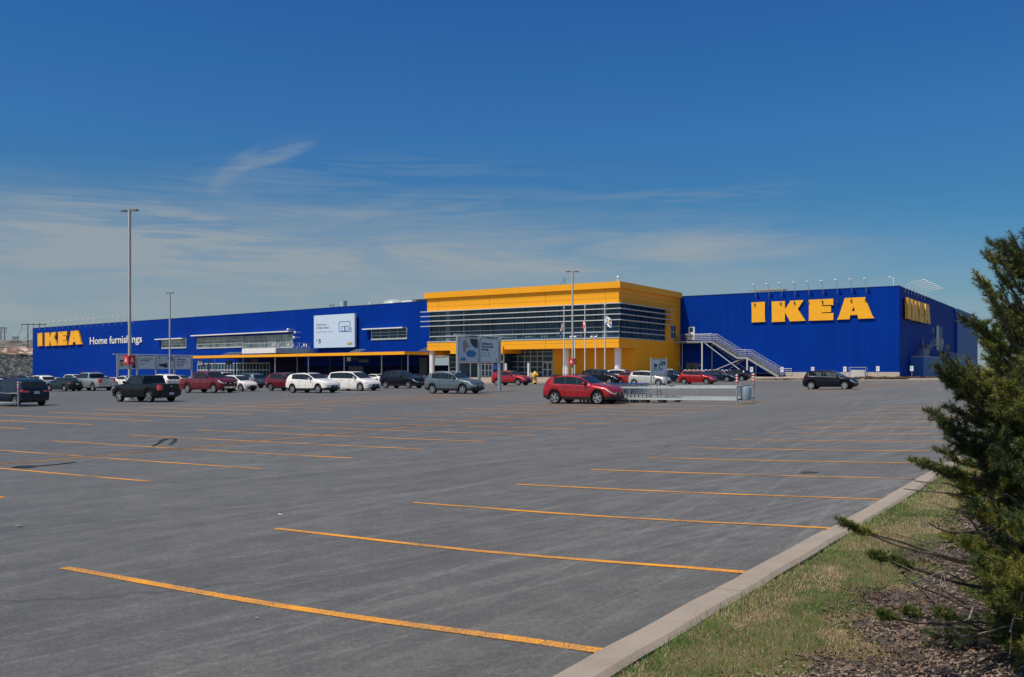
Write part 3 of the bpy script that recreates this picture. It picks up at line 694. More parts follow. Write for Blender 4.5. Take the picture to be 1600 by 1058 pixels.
# exit doors under the canopy
mb = MB(); u0, u1 = LW.u(309), LW.u(422); z1 = LW.z(420, 566.5); LW.box(mb, u0, u1, CZ-1.5, z1, -.1, .03); part(mb, 'shopfront_glass', store_glass)
mb = MB()
for i in range(24): u = u0+(u1-u0)*i/23; LW.box(mb, u-.07, u+.07, CZ-1.5, z1, .03, .1)
for f, t in ((1, .2), (.62, .22), (0.05, .15)): z = CZ-1.5+(z1-CZ+1.5)*f; LW.box(mb, u0, u1, z-t, z, .03, .12)
part(mb, 'shopfront_frame', wf)
mb = MB(); LW.box(mb, LW.u(422.5), LW.u(474), CZ-2, LW.z(474, 557), -.1, .12); part(mb, 'loading_bay_door', mat('navy_door', (.003, .006, .035), .6, spec=.1))
mb = MB(); LW.box(mb, LW.u(474.5), LW.u(700), CZ-2, LW.z(600, 571.5), -.1, .04); part(mb, 'base_band', MAT['dark_blue_base'])
for a, b, t in ((545, 568, 572), (656, 668, 559)):
    mb = MB(); LW.box(mb, LW.u(a), LW.u(b), CZ-2, LW.z(b, t), -.1, .08); part(mb, 'service_door', MAT['grey_door'])
# roof gear of the left wing
def rbox(px, w, h, d=6, z0=None, m=None, name='roof_unit', l=2.0):
    q = LW.hit(px, HY, -d); z = ROOF-.4; mb = MB(); mb.obox((q.x-w/2, q.y-l/2, z), LW.U*w, -LW.N*l, (0, 0, h+.4)); part(mb, name, m or galv)
rbox(538, .75, 1.7, 5, l=.7, m=mat('vent_blue_grey', (.16, .26, .32), .6)); rbox(535.2, .35, 1.7, 5.2, m=white_m, l=.5)
for px in (516, 520.5): rbox(px, .3, 1.6, 8, l=.3)
for px in (524, 528, 531): rbox(px, 1.0, .9, 7)
rbox(642, 2.6, .7, 4, m=white_m); rbox(652, 2.0, .8, 5, m=darkm); rbox(660, 4.2, 1.2, 8, m=darkm); rbox(578.5, .3, .7, 2, m=white_m, l=.3)
q = LW.hit(617, HY, -5); mb = MB(); mb.lathe([(2.3, 0), (2.3, .6), (1.9, 1.1), (1.0, 1.4), (0, 1.45)], (q.x, q.y, ROOF-.2), n=16); part(mb, 'roof_skylight', mat('skylight', (.38, .46, .42), .4), smooth=50)
for px in (299, 303, 403): rbox(px, .35, .4, 1.2, m=white_m, l=.35)
# roof frame of the right wing
q0, q1 = RW.hit(1173, HY, -9), RW.hit(1222, HY, -9); zz = RW.z(1200, 451, -9); mb = MB()
mb.obox((q0.x, q0.y, zz-.25), (q1.x-q0.x, 0, 0), (0, 3, 0), (0, 0, .16))
for i in range(12): x = q0.x+(q1.x-q0.x)*i/11; mb.box(x, q0.y, ROOF-.8, x+.12, q0.y+.12, zz)
mb.box(q1.x-3.5, q1.y+.2, ROOF-.8, q1.x-.4, q1.y+3, zz-.3)
part(mb, 'roof_screen', mat('weathered_galvanised', (.42, .43, .38), .6, .2))
# ---- side of the right wing: blue skirt wall, stair, doors
a, b = SW.u(1449), SW.u(1459); zlo = SW.z(1455, 541); 
mb = MB(); SW.box(mb, SW.u(1462.5), SW.u(1472), SW.z(1466, 549), SW.z(1466, 509.5), 0, .06); part(mb, 'door', mat('deep_blue_door', (.006, .012, .07), .5))
mb = MB(); SW.box(mb, SW.u(1462.3), SW.u(1465.5), SW.z(1466, 546), SW.z(1466, 509.8), .06, .14); part(mb, 'door_frame', galv)
mb = MB(); SW.box(mb, SW.u(1456), SW.u(1459), SW.z(1458, 521), SW.z(1458, 512), 0, .05); part(mb, 'louvre', MAT['deep_blue_door'])
# ================================================================== letter signs
LP = {  # outlines of the four slab letters, read off the sunlit sign (pixel grid of the enlarged photograph)
 'I': [(195, 238), (312, 233), (311, 300), (312, 390), (317, 413), (197, 419), (198, 395), (197, 300)],
 'K': [(370, 231), (486, 226), (485, 292), (492, 292), (531, 233), (526, 224), (647, 217), (640, 232), (597, 298), (654, 390), (665, 404), (528, 410), (524, 398), (487, 330), (485, 392), (488, 411), (371, 416), (373, 392), (372, 300)],
 'E': [(692, 216), (906, 205), (906, 268), (901, 262), (806, 265), (806, 274), (886, 272), (886, 326), (806, 329), (806, 338), (901, 335), (907, 332), (907, 398), (692, 404), (694, 380), (694, 300)],
 'A': [(1004, 200), (1184, 192), (1186, 208), (1246, 360), (1262, 382), (1122, 388), (1116, 352), (1052, 355), (1047, 391), (936, 395), (950, 375), (1000, 220)]}
AH = [(1080, 280), (1066, 318), (1096, 317)]
def zpx(p): return (1140+p[0]/5.5667, 430+p[1]/5.5667)
LUZ = {}
for k, l in LP.items(): LUZ[k] = [((q := RW.hit(*[*zpx(p)][:1])-RW.O).dot(RW.U), RW.z(*zpx(p))) for p in l]
AHU = [((RW.hit(zpx(p)[0])-RW.O).dot(RW.U), RW.z(*zpx(p))) for p in AH]
allu = [p[0] for l in LUZ.values() for p in l]; allz = [p[1] for l in LUZ.values() for p in l]
LU0, LU1, LZ0, LZ1 = min(allu), max(allu), min(allz), max(allz)
def norm(l): return [((u-LU0)/(LU1-LU0), (z-LZ0)/(LZ1-LZ0)) for u, z in l]
def letter_sign(pl, px0, px1, pyT, pyB, label, group=None, depth=.24, gap=.05, edge_m=None):
    u0, u1 = pl.u(px0), pl.u(px1); z1, z0 = pl.z(*pyT), pl.z(*pyB)
    o = pl.p((u0+u1)/2, z0, gap)
    t = tag(empty('letter_sign', tuple(o)), label, 'sign', group)
    for k in 'IKEA':
        P = [pl.p(u0+a*(u1-u0), z0+b*(z1-z0), gap+depth) for a, b in norm(LUZ[k])]
        # outline is clockwise in the photo: reverse so that it faces outward
        P = P[::-1]; mb = MB()
        if k == 'A':
            Hh = [pl.p(u0+a*(u1-u0), z0+b*(z1-z0), gap+depth) for a, b in norm(AHU)]
            top = P; n = len(top); i0 = min(range(n), key=lambda i: (top[i]-Hh[0]).length)
            ring = top[i0:]+top[:i0]; path = ring+[ring[0], Hh[0], Hh[1], Hh[2], Hh[0]]
            e = -pl.N*depth; m = len(path)
            bm = bmesh.new(); vs = [bm.verts.new(p) for p in ring]; hs = [bm.verts.new(p) for p in Hh]
            es = [bm.edges.new((vs[i], vs[(i+1) % n])) for i in range(n)]+[bm.edges.new((hs[i], hs[(i+1) % 3])) for i in range(3)]
            bmesh.ops.triangle_fill(bm, edges=es, use_beauty=True); bm.verts.index_update()
            V = [v.co.copy() for v in bm.verts]; F = [[v.index for v in f.verts] for f in bm.faces]; bm.free()
            mb.add(V, F); nb = len(mb.v); mb.v += [tuple(v+e) for v in V]; mb.f += [tuple(nb+i for i in reversed(f)) for f in F]
            for rr in (list(range(n)), [n, n+1, n+2]):
                for i in range(len(rr)): a, b = rr[i], rr[(i+1) % len(rr)]; mb.f.append((a, b, nb+b, nb+a))
        else: mb.prism(P, -pl.N*depth)
        lo = mb.build('letter', letter_m, t, world=True, fix=True)
        pins = MB(); c = sum((Vector(p) for p in P), Vector())/len(P)
        for s in (-.3, .3): pins.cyl(c+Vector((0, 0, s))-pl.N*depth, c+Vector((0, 0, s))-pl.N*(depth+gap), .04, 6)
        pp = pins.build('standoff', darkm, None, origin=(0, 0, 0)); pp.parent = lo; pp.location = tuple(-Vector(o))
    return t
letter_sign(RW, 1175, 1366.7, (1354, 464.4), (1366.7, 498.6), 'largest yellow four letter store sign on the right front wing')
letter_sign(LW, 61.4, 130.2, (125, 516.6), (130, 538.6), 'yellow four letter sign at the far left end of the long wall', depth=.40, gap=.10)
letter_sign(SW, 1411.2, 1447.2, (1442, 475.5), (1446.6, 507.5), 'shaded four letter sign round the corner on the side wall', depth=.42, gap=.25)
u0, u1 = LW.u(141.6), LW.u(222.8); z0 = LW.z(141.6, 538.2); hh = LW.z(142, 527)-z0
o = LW.p(u0, z0, .1); ws = tag(empty('wall_lettering', tuple(o)), 'white wording in slim letters beside the far left yellow sign', 'sign')
vs, fs = text_geo('Home furnishings', 1.0, .006); tw = max(v[0] for v in vs)-min(v[0] for v in vs)
xcur = u0
for wd in ('Home', 'furnishings'):
    w = (text_geo(wd, 1.0, .006)[0]); ww = max(v[0] for v in w)-min(v[0] for v in w)
    mb = MB(); text_on(mb, wd, LW.p(xcur, z0, .1), LW.U, LW.N, hh/.70, .006, thick=.12, fitw=(u1-u0)*ww/tw, up=(0, 0, 1))
    mb.build('word', white_m, ws, world=True); xcur = u1-(u1-u0)*(max(v[0] for v in text_geo('furnishings', 1.0, .006)[0])-min(v[0] for v in text_geo('furnishings', 1.0, .006)[0]))/tw
# ---- billboard on the left wing
def poly_text(par, pl_p, U, N_, lines, m, name='lettering'):
    mb = MB()
    for (s, u, z, size, bold, fw) in lines: text_on(mb, s, pl_p(u, z), U, N_, size, bold, fitw=fw)
    return mb.build(name, m, par, world=True)
u0, u1 = LW.u(490.5, .9), LW.u(554, .9); zt_, zb_ = LW.z(554, 489.5, .9), LW.z(554, 542.2, .9)
bbd = tag(empty('billboard', tuple(LW.p((u0+u1)/2, zb_, 0))), 'large pale blue advertising board on the long blue wall', 'billboard')
mb = MB(); LW.box(mb, u0, u1, zb_, zt_, .45, .9); mb.build('panel', screen_face, bbd, world=True)
mb = MB()
for u in (u0+1, (u0+u1)/2, u1-1): LW.box(mb, u, u+.2, zb_+.3, zt_-.3, 0, .45)
mb.build('bracket', darkm, bbd, world=True)
bw, bh = u1-u0, zt_-zb_; bp = lambda u, z: LW.p(u0+bw*u, zb_+bh*z, .91)
mb = MB()
text_on(mb, 'Click now.', bp(.06, .685), LW.U, LW.N, .58, .01, fitw=bw*.265); text_on(mb, 'Collect later.', bp(.06, .585), LW.U, LW.N, .58, .01, fitw=bw*.335)
text_on(mb, '5', bp(.12, .15), LW.U, LW.N, 1.05, .03, fitw=bw*.06); text_on(mb, '$', bp(.065, .21), LW.U, LW.N, .55, .01, fitw=bw*.025); mb.build('lettering', ink, bbd, world=True)
mb = MB(); text_on(mb, 'Buy online. Pick up in store.', bp(.06, .475), LW.U, LW.N, .30, .004, fitw=bw*.41); mb.build('small_lettering', ink_blue, bbd, world=True)
mb = MB()
def lrect(a, b, c, d, t=.012):
    for (x0, x1, y0, y1) in ((a, b, c, c+t*1.2), (a, b, d-t*1.2, d), (a, a+t, c, d), (b-t, b, c, d)): mb.obox(bp(x0, y0), LW.U*bw*(x1-x0), LW.N*.01, (0, 0, bh*(y1-y0)))
def lseg(a, b, c, d, t=.012): mb.obox(bp(a, c), LW.U*bw*max(t, b-a), LW.N*.01, (0, 0, bh*max(t*1.2, d-c)))
lseg(.625, .637, .47, .76); lseg(.625, .90, .76, .775); lseg(.888, .90, .60, .76); lseg(.625, .86, .46, .475); lrect(.69, .77, .475, .635); lrect(.77, .85, .475, .635); lrect(.875, .925, .445, .56)
lseg(.882, .918, .575, .59); mb.build('shop_icon', ink_blue, bbd, world=True)
mb = MB(); LW.box(mb, u0+bw*.83, u0+bw*.95, zb_+bh*.065, zb_+bh*.14, .9, .91); mb.build('logo_plate', mat('logo_grey_green', (.16, .2, .16), .6), bbd, world=True)
mb = MB(); text_on(mb, 'IKEA', LW.p(u0+bw*.845, zb_+bh*.078, .915), LW.U, LW.N, .6, .05, fitw=bw*.09); mb.build('logo_lettering', mat('logo_yellow', (.6, .5, .1), .6), bbd, world=True)
# ---- long yellow canopy
pc = Vector((0, 0, 0)); dC = YF+3
zc0 = CZ+(583-549.2)/FP*0
CE = LW.hit(668, HY, 0)                                            # canopy projects from the wall; its corner shows at x=632
def findoff(px, py, z):                                           # how far out of the wall a point of known height stands
    r = ray(px, py); t = (z-CZ)/r.z; return (EYE+r*t-LW.O).dot(LW.N)
zC = CZ+3.05; offC = 10.6
uc1 = LW.u(632, offC); zC = LW.z(632, 549.2, offC); zCb = LW.z(632, 553.9, offC); uc0 = LW.u(299.5, offC)
can = tag(empty('canopy', tuple(LW.p(uc1, CZ-1.0, offC))), 'long flat yellow edged canopy over the loading lane', 'canopy')
mb = MB(); LW.box(mb, uc0, uc1, zCb, zC, offC-.3, offC); LW.box(mb, uc1-.3, uc1-.001, zCb+.002, zC-.002, .02, offC-.3); LW.box(mb, uc0, uc0+.3, zCb+.002, zC-.002, .02, offC-.3); mb.build('fascia', yel_m, can, world=True)
mb = MB(); LW.box(mb, uc0+.3, uc1-.3, zCb+.08, zC-.12, .02, offC-.3); mb.build('deck', mat('canopy_soffit', (.05, .06, .10), .8), can, world=True)
for px, off, r in ((632+5.5, 9.0, .11), (596.5, 8.6, .12), (538, 8.6, .12), (482, 8.6, .11), (464.5, 4, .09), (516.5, 3, .17), (628, 3.2, .17), (368, 3.5, .14), (326, 3.5, .14), (430, 9.6, .11), (380, 9.6, .07), (336, 9.6, .07)):
    u = min(LW.u(px, off), uc1-.45); q = LW.p(u, 0, off)
    mb = MB(); mb.cyl((q.x, q.y, CZ-2.2), (q.x, q.y, zCb+.08), r, 8); c = mb.build('post', galv if r < .125 else darkm, can, world=True, smooth=60)
    if px in (596.5, 538, 482, 430): mb = MB(); mb.cyl((q.x, q.y, CZ-1.5), (q.x, q.y, CZ-.1), .34, 10); mb.build('post_guard', mat('guard_grey', (.33, .35, .36), .7), can, world=True, smooth=60)
def skyl(px0, px1, off, n):
    a, b = LW.u(px0, off), LW.u(px1, off); mb = MB()
    for i in range(n+1):
        u = a+(b-a)*i/n; mb.bar(LW.p(u, zC, off), LW.p(u+.9, zC+.75, off-1.4), .09); mb.bar(LW.p(u+.9, zC+.75, off-1.4), LW.p(u+.9, zC, off-1.6), .09)
    for f in (0, .5, 1): mb.bar(LW.p(a+.9*f, zC+.75*f, off-1.4*f), LW.p(b+.9*f, zC+.75*f, off-1.4*f), .1)
    mb.build('roof_frame', galv, can, world=True)
skyl(650, 664, 5, 3); skyl(541, 556, 5, 5); skyl(342, 368, 5, 7)
# blade signs hanging below the canopy
def hsign(px, py, w, h, off, m, txt=None, tm=None, name='hanging_sign', label=None, tw=None):
    u = LW.u(px, off); z = LW.z(px, py, off); t = tag(empty(name, tuple(LW.p(u, z, off))), label, 'sign')
    mb = MB(); LW.box(mb, u-w/2, u+w/2, z-h/2, z+h/2, off-.1, off+.1); mb.build('panel', m, t, world=True)
    mb = MB(); mb.cyl(LW.p(u, z+h/2, off), LW.p(u, max(zCb+.1, z+h/2+.1), off), .04, 6); mb.build('hanger', darkm, t, world=True)
    if txt: mb = MB(); text_on(mb, txt, LW.p(u-w*.42, z-h*.26, off+.11), LW.U, LW.N, h*.75, .02, fitw=w*(tw or .84)); mb.build('lettering', tm or flag_w, t, world=True)
navy_s = mat('navy_sign', (.012, .018, .06), .6)
hsign(313.5, 567.5, 2.1, 1.5, 3, navy_s, 'Exit', mat('sign_letter_pale', (.34, .38, .42), .6), label='navy exit sign under the left end of the canopy')
hsign(398, 563.5, 2.6, .75, 3, navy_s, 'Exit', mat('sign_letter_red', (.30, .03, .05), .6), label='dark sign with red letters under the canopy')
hsign(358, 566.5, 2.2, .8, 3, navy_s, label='blank navy sign above the exit doors')
hsign(545.5, 561.3, 1.0, .7, 4, white_m, label='small white sign under the canopy beside the loading lane')
hsign(556, 560.8, 1.9, .6, 4, navy_s, label='short navy sign next to the small white sign under the canopy')
hsign(569, 563.8, 2.8, .7, 4, navy_s, 'Loading', mat('sign_letter_dim', (.2, .22, .26), .6), label='long navy sign lowest of those under the canopy')
# ---- balcony terrace
offB = 9.0
ub0, ub1 = LW.u(378, offB), LW.u(430.5, offB); zb0, zb1 = LW.z(430, 551.5, offB), LW.z(430, 543.6, offB)
ub2 = ub1
bal = tag(empty('balcony', tuple(LW.p(ub0, zb0, 0))), 'white cafe balcony jutting out above the canopy', 'balcony')
mb = MB(); LW.box(mb, ub0, ub1, zb0, zb1, offB-.25, offB); LW.box(mb, ub0, ub0+.25, zb0, zb1, 0, offB-.25); mb.build('front_fascia', white_m, bal, world=True)
mb = MB(); LW.box(mb, ub1-.25, ub1-.001, zb0+.002, zb1-.002, 0, offB-.26); LW.box(mb, ub0+.25, ub1-.25, zb0+.1, zb0+.4, 0, offB-.25); mb.build('side_fascia', mat('fascia_grey', (.40, .44, .46), .6), bal, world=True)
mb = MB(); u0, u1 = ub0+.1, ub1-.1
for k in range(17): u = u0+(u1-u0)*k/16; mb.cyl(LW.p(u, zb1, offB-.12), LW.p(u, zb1+1.05, offB-.12), .03, 5)
for k in range(9): o_ = offB*k/9; mb.cyl(LW.p(u1, zb1, o_), LW.p(u1, zb1+1.05, o_), .03, 5)
for z in (1.05,): mb.cyl(LW.p(u0, zb1+z, offB-.12), LW.p(u1, zb1+z, offB-.12), .035, 6); mb.cyl(LW.p(u1, zb1+z, offB-.12), LW.p(u1, zb1+z, .1), .035, 6)
mb.build('railing', galv, bal, world=True)
for px, off in ((380, 8), (430, 8.4)):
    q = LW.p(LW.u(px, off), 0, off)
    mb = MB(); mb.cyl((q.x, q.y, zC-.2), (q.x, q.y, zb0), .14, 8); mb.build('post', galv, bal, world=True)
def chair(loc, rz):
    t = tag(empty('patio_chair', loc, rz), 'white stacking chair on the cafe balcony', 'chair', 'white chairs crowded on the cafe balcony')
    mb = MB(); mb.box(-.25, -.25, .42, .25, .25, .47); mb.build('seat', white_m, t)
    mb = MB(); mb.box(-.25, .20, .47, .25, .26, .95); mb.build('backrest', white_m, t)
    for a in (-.22, .22):
        for b in (-.22, .22): mb = MB(); mb.cyl((a*1.1, b*1.1, 0), (a, b, .43), .025, 5); mb.build('leg', white_m, t)
    return t
pch = None
for i, (fu, off) in enumerate(((.72, 8.3), (.80, 8.0), (.88, 8.3), (.96, 7.9), (.97, 6.8), (.97, 5.6), (.96, 4.6), (.97, 3.6), (.97, 2.5), (.97, 1.4))):
    q = LW.p(ub0+(ub1-ub0)*fu, zb0+.4+(zb1-zb0-.4)*1.0, off)
    if pch is None: pch = chair(tuple(q), random.uniform(0, 6)); c = pch
    else: c = copy_tree(pch)
    c.location = tuple(q); c.rotation_euler = (0, 0, random.uniform(0, 6))
mb = MB(); LW.box(mb, ub0+.3, ub1-.3, zb1-.15, zb1-.02, .1, offB-.3); mb.build('floor', conc, bal, world=True)
# ---- lamps above the signs
def sign_lamps(pl, pxs, zbot, label, group, arm=2.1, rise=.9, m=None, curve=True, box_=True):
    for px in pxs:
        u = pl.u(px); t = tag(empty('sign_lamp', tuple(pl.p(u, ROOF, 0))), label, 'lamp', group)
        pts = [pl.p(u, ROOF-.6, .03), pl.p(u, ROOF+.25, .10)]+[pl.p(u, ROOF+.25+rise*math.sin(a), .1+arm*(1-math.cos(a))) for a in (.35, .7, 1.05, 1.4)]
        mb = MB(); mb.tube(pts, .035 if arm > 2.8 else .03, 6); mb.build('arm', m or galv, t, world=True)
        e = pts[-1]; mb = MB(); mb.lathe([(.04, .10), (.20, .05), (.22, 0), (.18, -.04), (0, -.05)], tuple(e), (0, 0, 1), 10); mb.build('shade', white_m, t, world=True, smooth=60)
        if box_:
            mb = MB(); mb.cyl(pl.p(u, ROOF-.6, .06), pl.p(u, zbot+.2, .38), .018, 5); mb.build('stay', darkm, t, world=True)
            mb = MB(); pl.box(mb, u-.09, u+.09, zbot-.05, zbot+.25, .34, .46); mb.build('ballast_box', darkm, t, world=True)
sign_lamps(RW, [1180.5, 1201.5, 1221, 1242.5, 1264, 1286, 1308.5, 1331, 1353.5], RW.z(1290, 473), 'gooseneck lamp leaning over the big yellow sign on the right front wing', 'gooseneck lamps above the right front sign', arm=1.25, rise=1.0)
sign_lamps(LW, [62, 71, 80, 89, 98, 107, 116, 125, 134, 143, 152, 161.5, 171, 180.5, 190, 199.5, 209], LW.z(140, 522), 'small gooseneck lamp over the far left sign', 'gooseneck lamps above the far left sign', arm=2.6, box_=False, m=mat('pale_galv', (.5, .5, .48), .5))
sign_lamps(SW, [1414+5.0*i for i in range(7)], 0, 'white curved arm lamp above the side wall sign', 'curved white lamps above the side wall sign', arm=3.0, rise=.85, m=gwhite, box_=False)
mb = MB(); q = SW.p(.3, ROOF, -.8); mb.cyl(q, q+Vector((0, 0, 1.2)), .05, 6); mb.cyl(q+Vector((0, 0, 1.2)), q+Vector((-.5, 0, 1.35)), .04, 5); mb.lathe([(.0, 0), (.16, .05), (.16, .2), (0, .25)], tuple(q+Vector((-.5, 0, 1.3)))); part(mb, 'roof_camera', white_m)
def wcam(px, py):
    mb = MB(); q = LW.p(LW.u(px, 1.5), LW.z(px, py, 1.5), 1.5); mb.cyl(q-LW.N*1.5, q, .06, 6); mb.lathe([(0, -.3), (.2, -.24), (.26, 0), (.14, .18), (0, .2)], tuple(q)); part(mb, 'wall_camera', white_m, smooth=60)
wcam(450, 514.5); wcam(461, 519); wcam(459.5, 527)
# ================================================================== exit stair against the right wing
st = tag(empty('exit_staircase', (RW.hit(1180).x, cR.y-1, CZ-.8)), 'galvanised metal fire stair zigzagging down the right blue wall', 'staircase')
SO = 2.6                                                              # stands this far out of the wall
so_ = lambda px: RW.u(px, SO); soz = lambda px, py: RW.z(px, py, SO)
uA, uB = so_(1050), so_(1112); uC, uD = so_(1152), so_(1167); uE = so_(1217)
zL = soz(1100, 532.3); zM = soz(1160, 557.4); zG = soz(1217, 587.2)
mb = MB(); RW.box(mb, uA, uB, zL-.12, zL, .1, SO); mb.build('landing', galv, st, world=True)
mb = MB(); RW.box(mb, uC, uD, zM-.12, zM, .1, SO); mb.build('landing', galv, st, world=True)
def flight(u0, z0, u1, z1, n):
    mb = MB()
    for o in (SO, .15): mb.obox(RW.p(u0, z0-.38, o-.08), RW.U*(u1-u0)+Vector((0, 0, z1-z0)), RW.N*.08, (0, 0, .38))
    mb.build('stringer', galv, st, world=True)
    mb = MB()
    for k in range(n): f = (k+.5)/n; u = u0+(u1-u0)*f; z = z0+(z1-z0)*f; RW.box(mb, u-.15, u+.15, z-.06, z-.02, .2, SO-.1)
    mb.build('tread', galv, st, world=True)
flight(uB, zL, uC, zM, 15); flight(uD, zM, uE, zG, 18)
def rail(pts, o, name='railing', nr=4, hr=1.07, mid=True):
    mb = MB(); P = [RW.p(u, z, o) for u, z in pts]
    for k in range(nr): h = hr*(k+1)/nr; mb.tube([p+Vector((0, 0, h)) for p in P], .028 if k == nr-1 else .016, 5)
    for a, b in zip(P, P[1:]):
        L_ = (b-a).length; n = max(1, int(L_/1.3))
        for k in range(n+1): q = a+(b-a)*k/n; mb.cyl(q-Vector((0, 0, .2)), q+Vector((0, 0, hr)), .024, 5)
    mb.build(name, galv, st, world=True)
pts = [(uA, zL), (uB, zL), (uC, zM), (uD, zM), (uE, zG), (uE+1.2, zG+.0)]
rail(pts, SO-.03); rail(pts[1:], .25)
rail([(so_(1062), zL), (uB, zL)], .2)
mb = MB()                                                             # solid mesh infill low on the inner side of the flights
for (a, b), (c, d) in zip(pts[1:], pts[2:5]): 
    for k in range(int((c-a)/.28)): f = k/((c-a)/.28); u = a+(c-a)*f; z = b+(d-b)*f; mb.cyl(RW.p(u, z, SO-.03), RW.p(u, z+.95, SO-.03), .009, 3)
mb.build('baluster', galv, st, world=True)
mb = MB(); RW.box(mb, uA, uB, zL-.34, zL-.12, SO-.12, SO); mb.obox(RW.p(uC, zM-.34, SO-.12), RW.U*(uD-uC), RW.N*.12, (0, 0, .22)); mb.build('edge_beam', galv, st, world=True)
for px, o, t in ((1050.5, SO-.1, zL), (1097, SO-.1, zL), (1066, .3, zL), (1112.5, .3, zL), (1167.5, SO-.1, zM), (1181, .3, zM-1)):
    u = RW.u(px, o); mb = MB(); q = RW.p(u, CZ-1.2, o); mb.cyl(q, (q.x, q.y, t-.15), .12 if o > 1 else .08, 8); mb.build('column', gwhite if o > 1 else galv, st, world=True)
mb = MB(); gz = CZ-.75
for a, b, o in (((1099, 534.5), (1156, 578), SO-.1), ((1112, 537), (1168, 578), .4), ((1118, 578), (1164, 559.5), SO-.2), ((1138, 577), (1166, 560.5), .4), ((1052, 536), (1064, 578), .6), ((1052, 578), (1056, 566), .6)):
    mb = MB(); mb.cyl(RW.p(RW.u(a[0], o), RW.z(*a, o), o), RW.p(RW.u(b[0], o), RW.z(*b, o), o), .075 if o > 1 else .05, 6); mb.build('brace', galv, st, world=True)
# ---- side stair with its blue base
s2 = tag(empty('side_stair', tuple(SW.p(SW.u(1455), CZ-.6, 0))), 'pale metal service stair and platform on the side wall behind the spruce', 'staircase')
ua, ub = SW.u(1443, 1.8), SW.u(1500, 1.8); zp = SW.z(1445, 557.5, 1.8)
mb = MB(); SW.box(mb, ua, SW.u(1524, 1.8), CZ-1.0, zp, .01, 1.8); mb.build('base_wall', mat('bright_blue_board', (.012, .11, .36), .6), s2, world=True)
mb = MB(); SW.box(mb, ua, ub, zp, zp+.1, .01, 1.85); mb.build('platform', galv, s2, world=True)
def srail(u0, z0, u1, z1, o):
    mb = MB(); a, b = SW.p(u0, z0, o), SW.p(u1, z1, o)
    for h in (.35, .7, 1.07): mb.cyl(a+Vector((0, 0, h)), b+Vector((0, 0, h)), .03, 5)
    n = max(2, int((b-a).length/1.2))
    for k in range(n+1): q = a+(b-a)*k/n; mb.cyl(q, q+Vector((0, 0, 1.07)), .03, 5)
    mb.build('railing', galv, s2, world=True)
zt2 = SW.z(1470, 546, 1.8); um, un = SW.u(1459, 1.8), SW.u(1474, 1.8)
srail(ua, zp, SW.u(1452, 1.8), zp, 1.8); srail(SW.u(1447, 1.8), zp, um, zt2+.6, 1.8); srail(um, zt2+.6, un, zt2+.6, 1.8); srail(un, zt2+.6, SW.u(1470, 1.8), zp, 1.8); srail(un, zp, SW.u(1515, 1.8), zp, 1.8); srail(SW.u(1447, .2), zp, um, zt2+.6, .2)
mb = MB()
for k in range(12): f = k/11; u = SW.u(1447, 1.8)+(um-SW.u(1447, 1.8))*f; z = zp+(zt2+.6-zp)*f; SW.box(mb, u, u+.5, z-.04, z, .1, 1.8)
SW.box(mb, um, un, zt2+.5, zt2+.6, .01, 1.8); mb.build('tread', galv, s2, world=True)
# ================================================================== lamp posts
def lamp_post(px, d, ytop, heads, label, signs=0, r=.075):
    b = EYE+ray(px)*d; b = onG(b.x, b.y); zt_ = CZ+(HY-ytop)/FP*d
    t = tag(empty('lamp_post', tuple(b)), label, 'lamp post', 'tall twin headed lamp posts of the parking lot')
    mb = MB(); mb.lathe([(.32, -.1), (.32, .72), (.28, .78), (0, .78)], n=16); mb.build('base', conc, t, smooth=40)
    h = zt_-b.z; mb = MB(); mb.box(-.2, -.2, .78, .2, .2, .82); mb.obox((-r, -r, .80), (2*r, 0, 0), (0, 2*r, 0), (0, 0, h-.8)); mb.build('pole', polem, t)
    for s in heads:
        mb = MB(); v = Vector((*s, 0)).normalized(); n = Vector((-v.y, v.x, 0)); mb.bar(v*r+Vector((0, 0, h-.12)), v*.34+Vector((0, 0, h-.06)), .07)
        a = v*.26+Vector((0, 0, h-.06)); P = [a-n*.14, a-n*.18+v*.2, a-n*.14+v*.42, a+n*.14+v*.42, a+n*.18+v*.2, a+n*.14]
        mb.prism([p+Vector((0, 0, .02)) for p in P], (0, 0, -.11)); mb.build('lamp_head', mat('lamp_head_grey', (.20, .20, .20), .5, .3), t, fix=True)
    if signs:
        zs = CZ+(HY-signs)/FP*d-b.z; w = .60
        for a in range(4):
            n = Vector((math.cos(a*math.pi/2), math.sin(a*math.pi/2), 0)); u = Vector((-n.y, n.x, 0)); O = n*(w/2)+Vector((0, 0, zs))
            mb = MB(); k = w/2-.005; rr = .06
            pts = []
            for cx, cz, a0 in ((k-rr, -.31+rr, -90), (k-rr, .31-rr, 0), (-k+rr, .31-rr, 90), (-k+rr, -.31+rr, 180)):
                for q in range(4): g_ = R(a0+30*q); pts.append(O+u*(cx+rr*math.cos(g_))+Vector((0, 0, cz+rr*math.sin(g_))))
            mb.prism(pts, -n*.03); s_ = mb.build('row_sign', red_m, t, fix=True)
            mb = MB(); text_on(mb, 'A', O-u*.15-Vector((0, 0, .16))+n*.008, u, n, .46, .03, fitw=.30)
            l_ = mb.build('letter', white_m, None, origin=(0, 0, 0)); l_.parent = s_
        mb = MB(); mb.box(-w/2, -.03, zs-.03, w/2, .03, zs+.03); mb.box(-.03, -w/2, zs-.1, .03, w/2, zs-.04); mb.build('sign_bracket', galv, t)
    return t
lamp_post(202.5, 67, 327, [(-1, -.35), (1, .35)], 'tallest lamp post, behind the black pickup, carrying red letter signs', 562.5)
lamp_post(265.3, 124, 457, [(-1, -.1), (1, .1)], 'slender lamp post behind the row of welcome boards', 0)
lamp_post(894.6, 96, 423, [(-1, -.6), (1, .6)], 'lamp post in front of the yellow block with a red letter sign', 565)
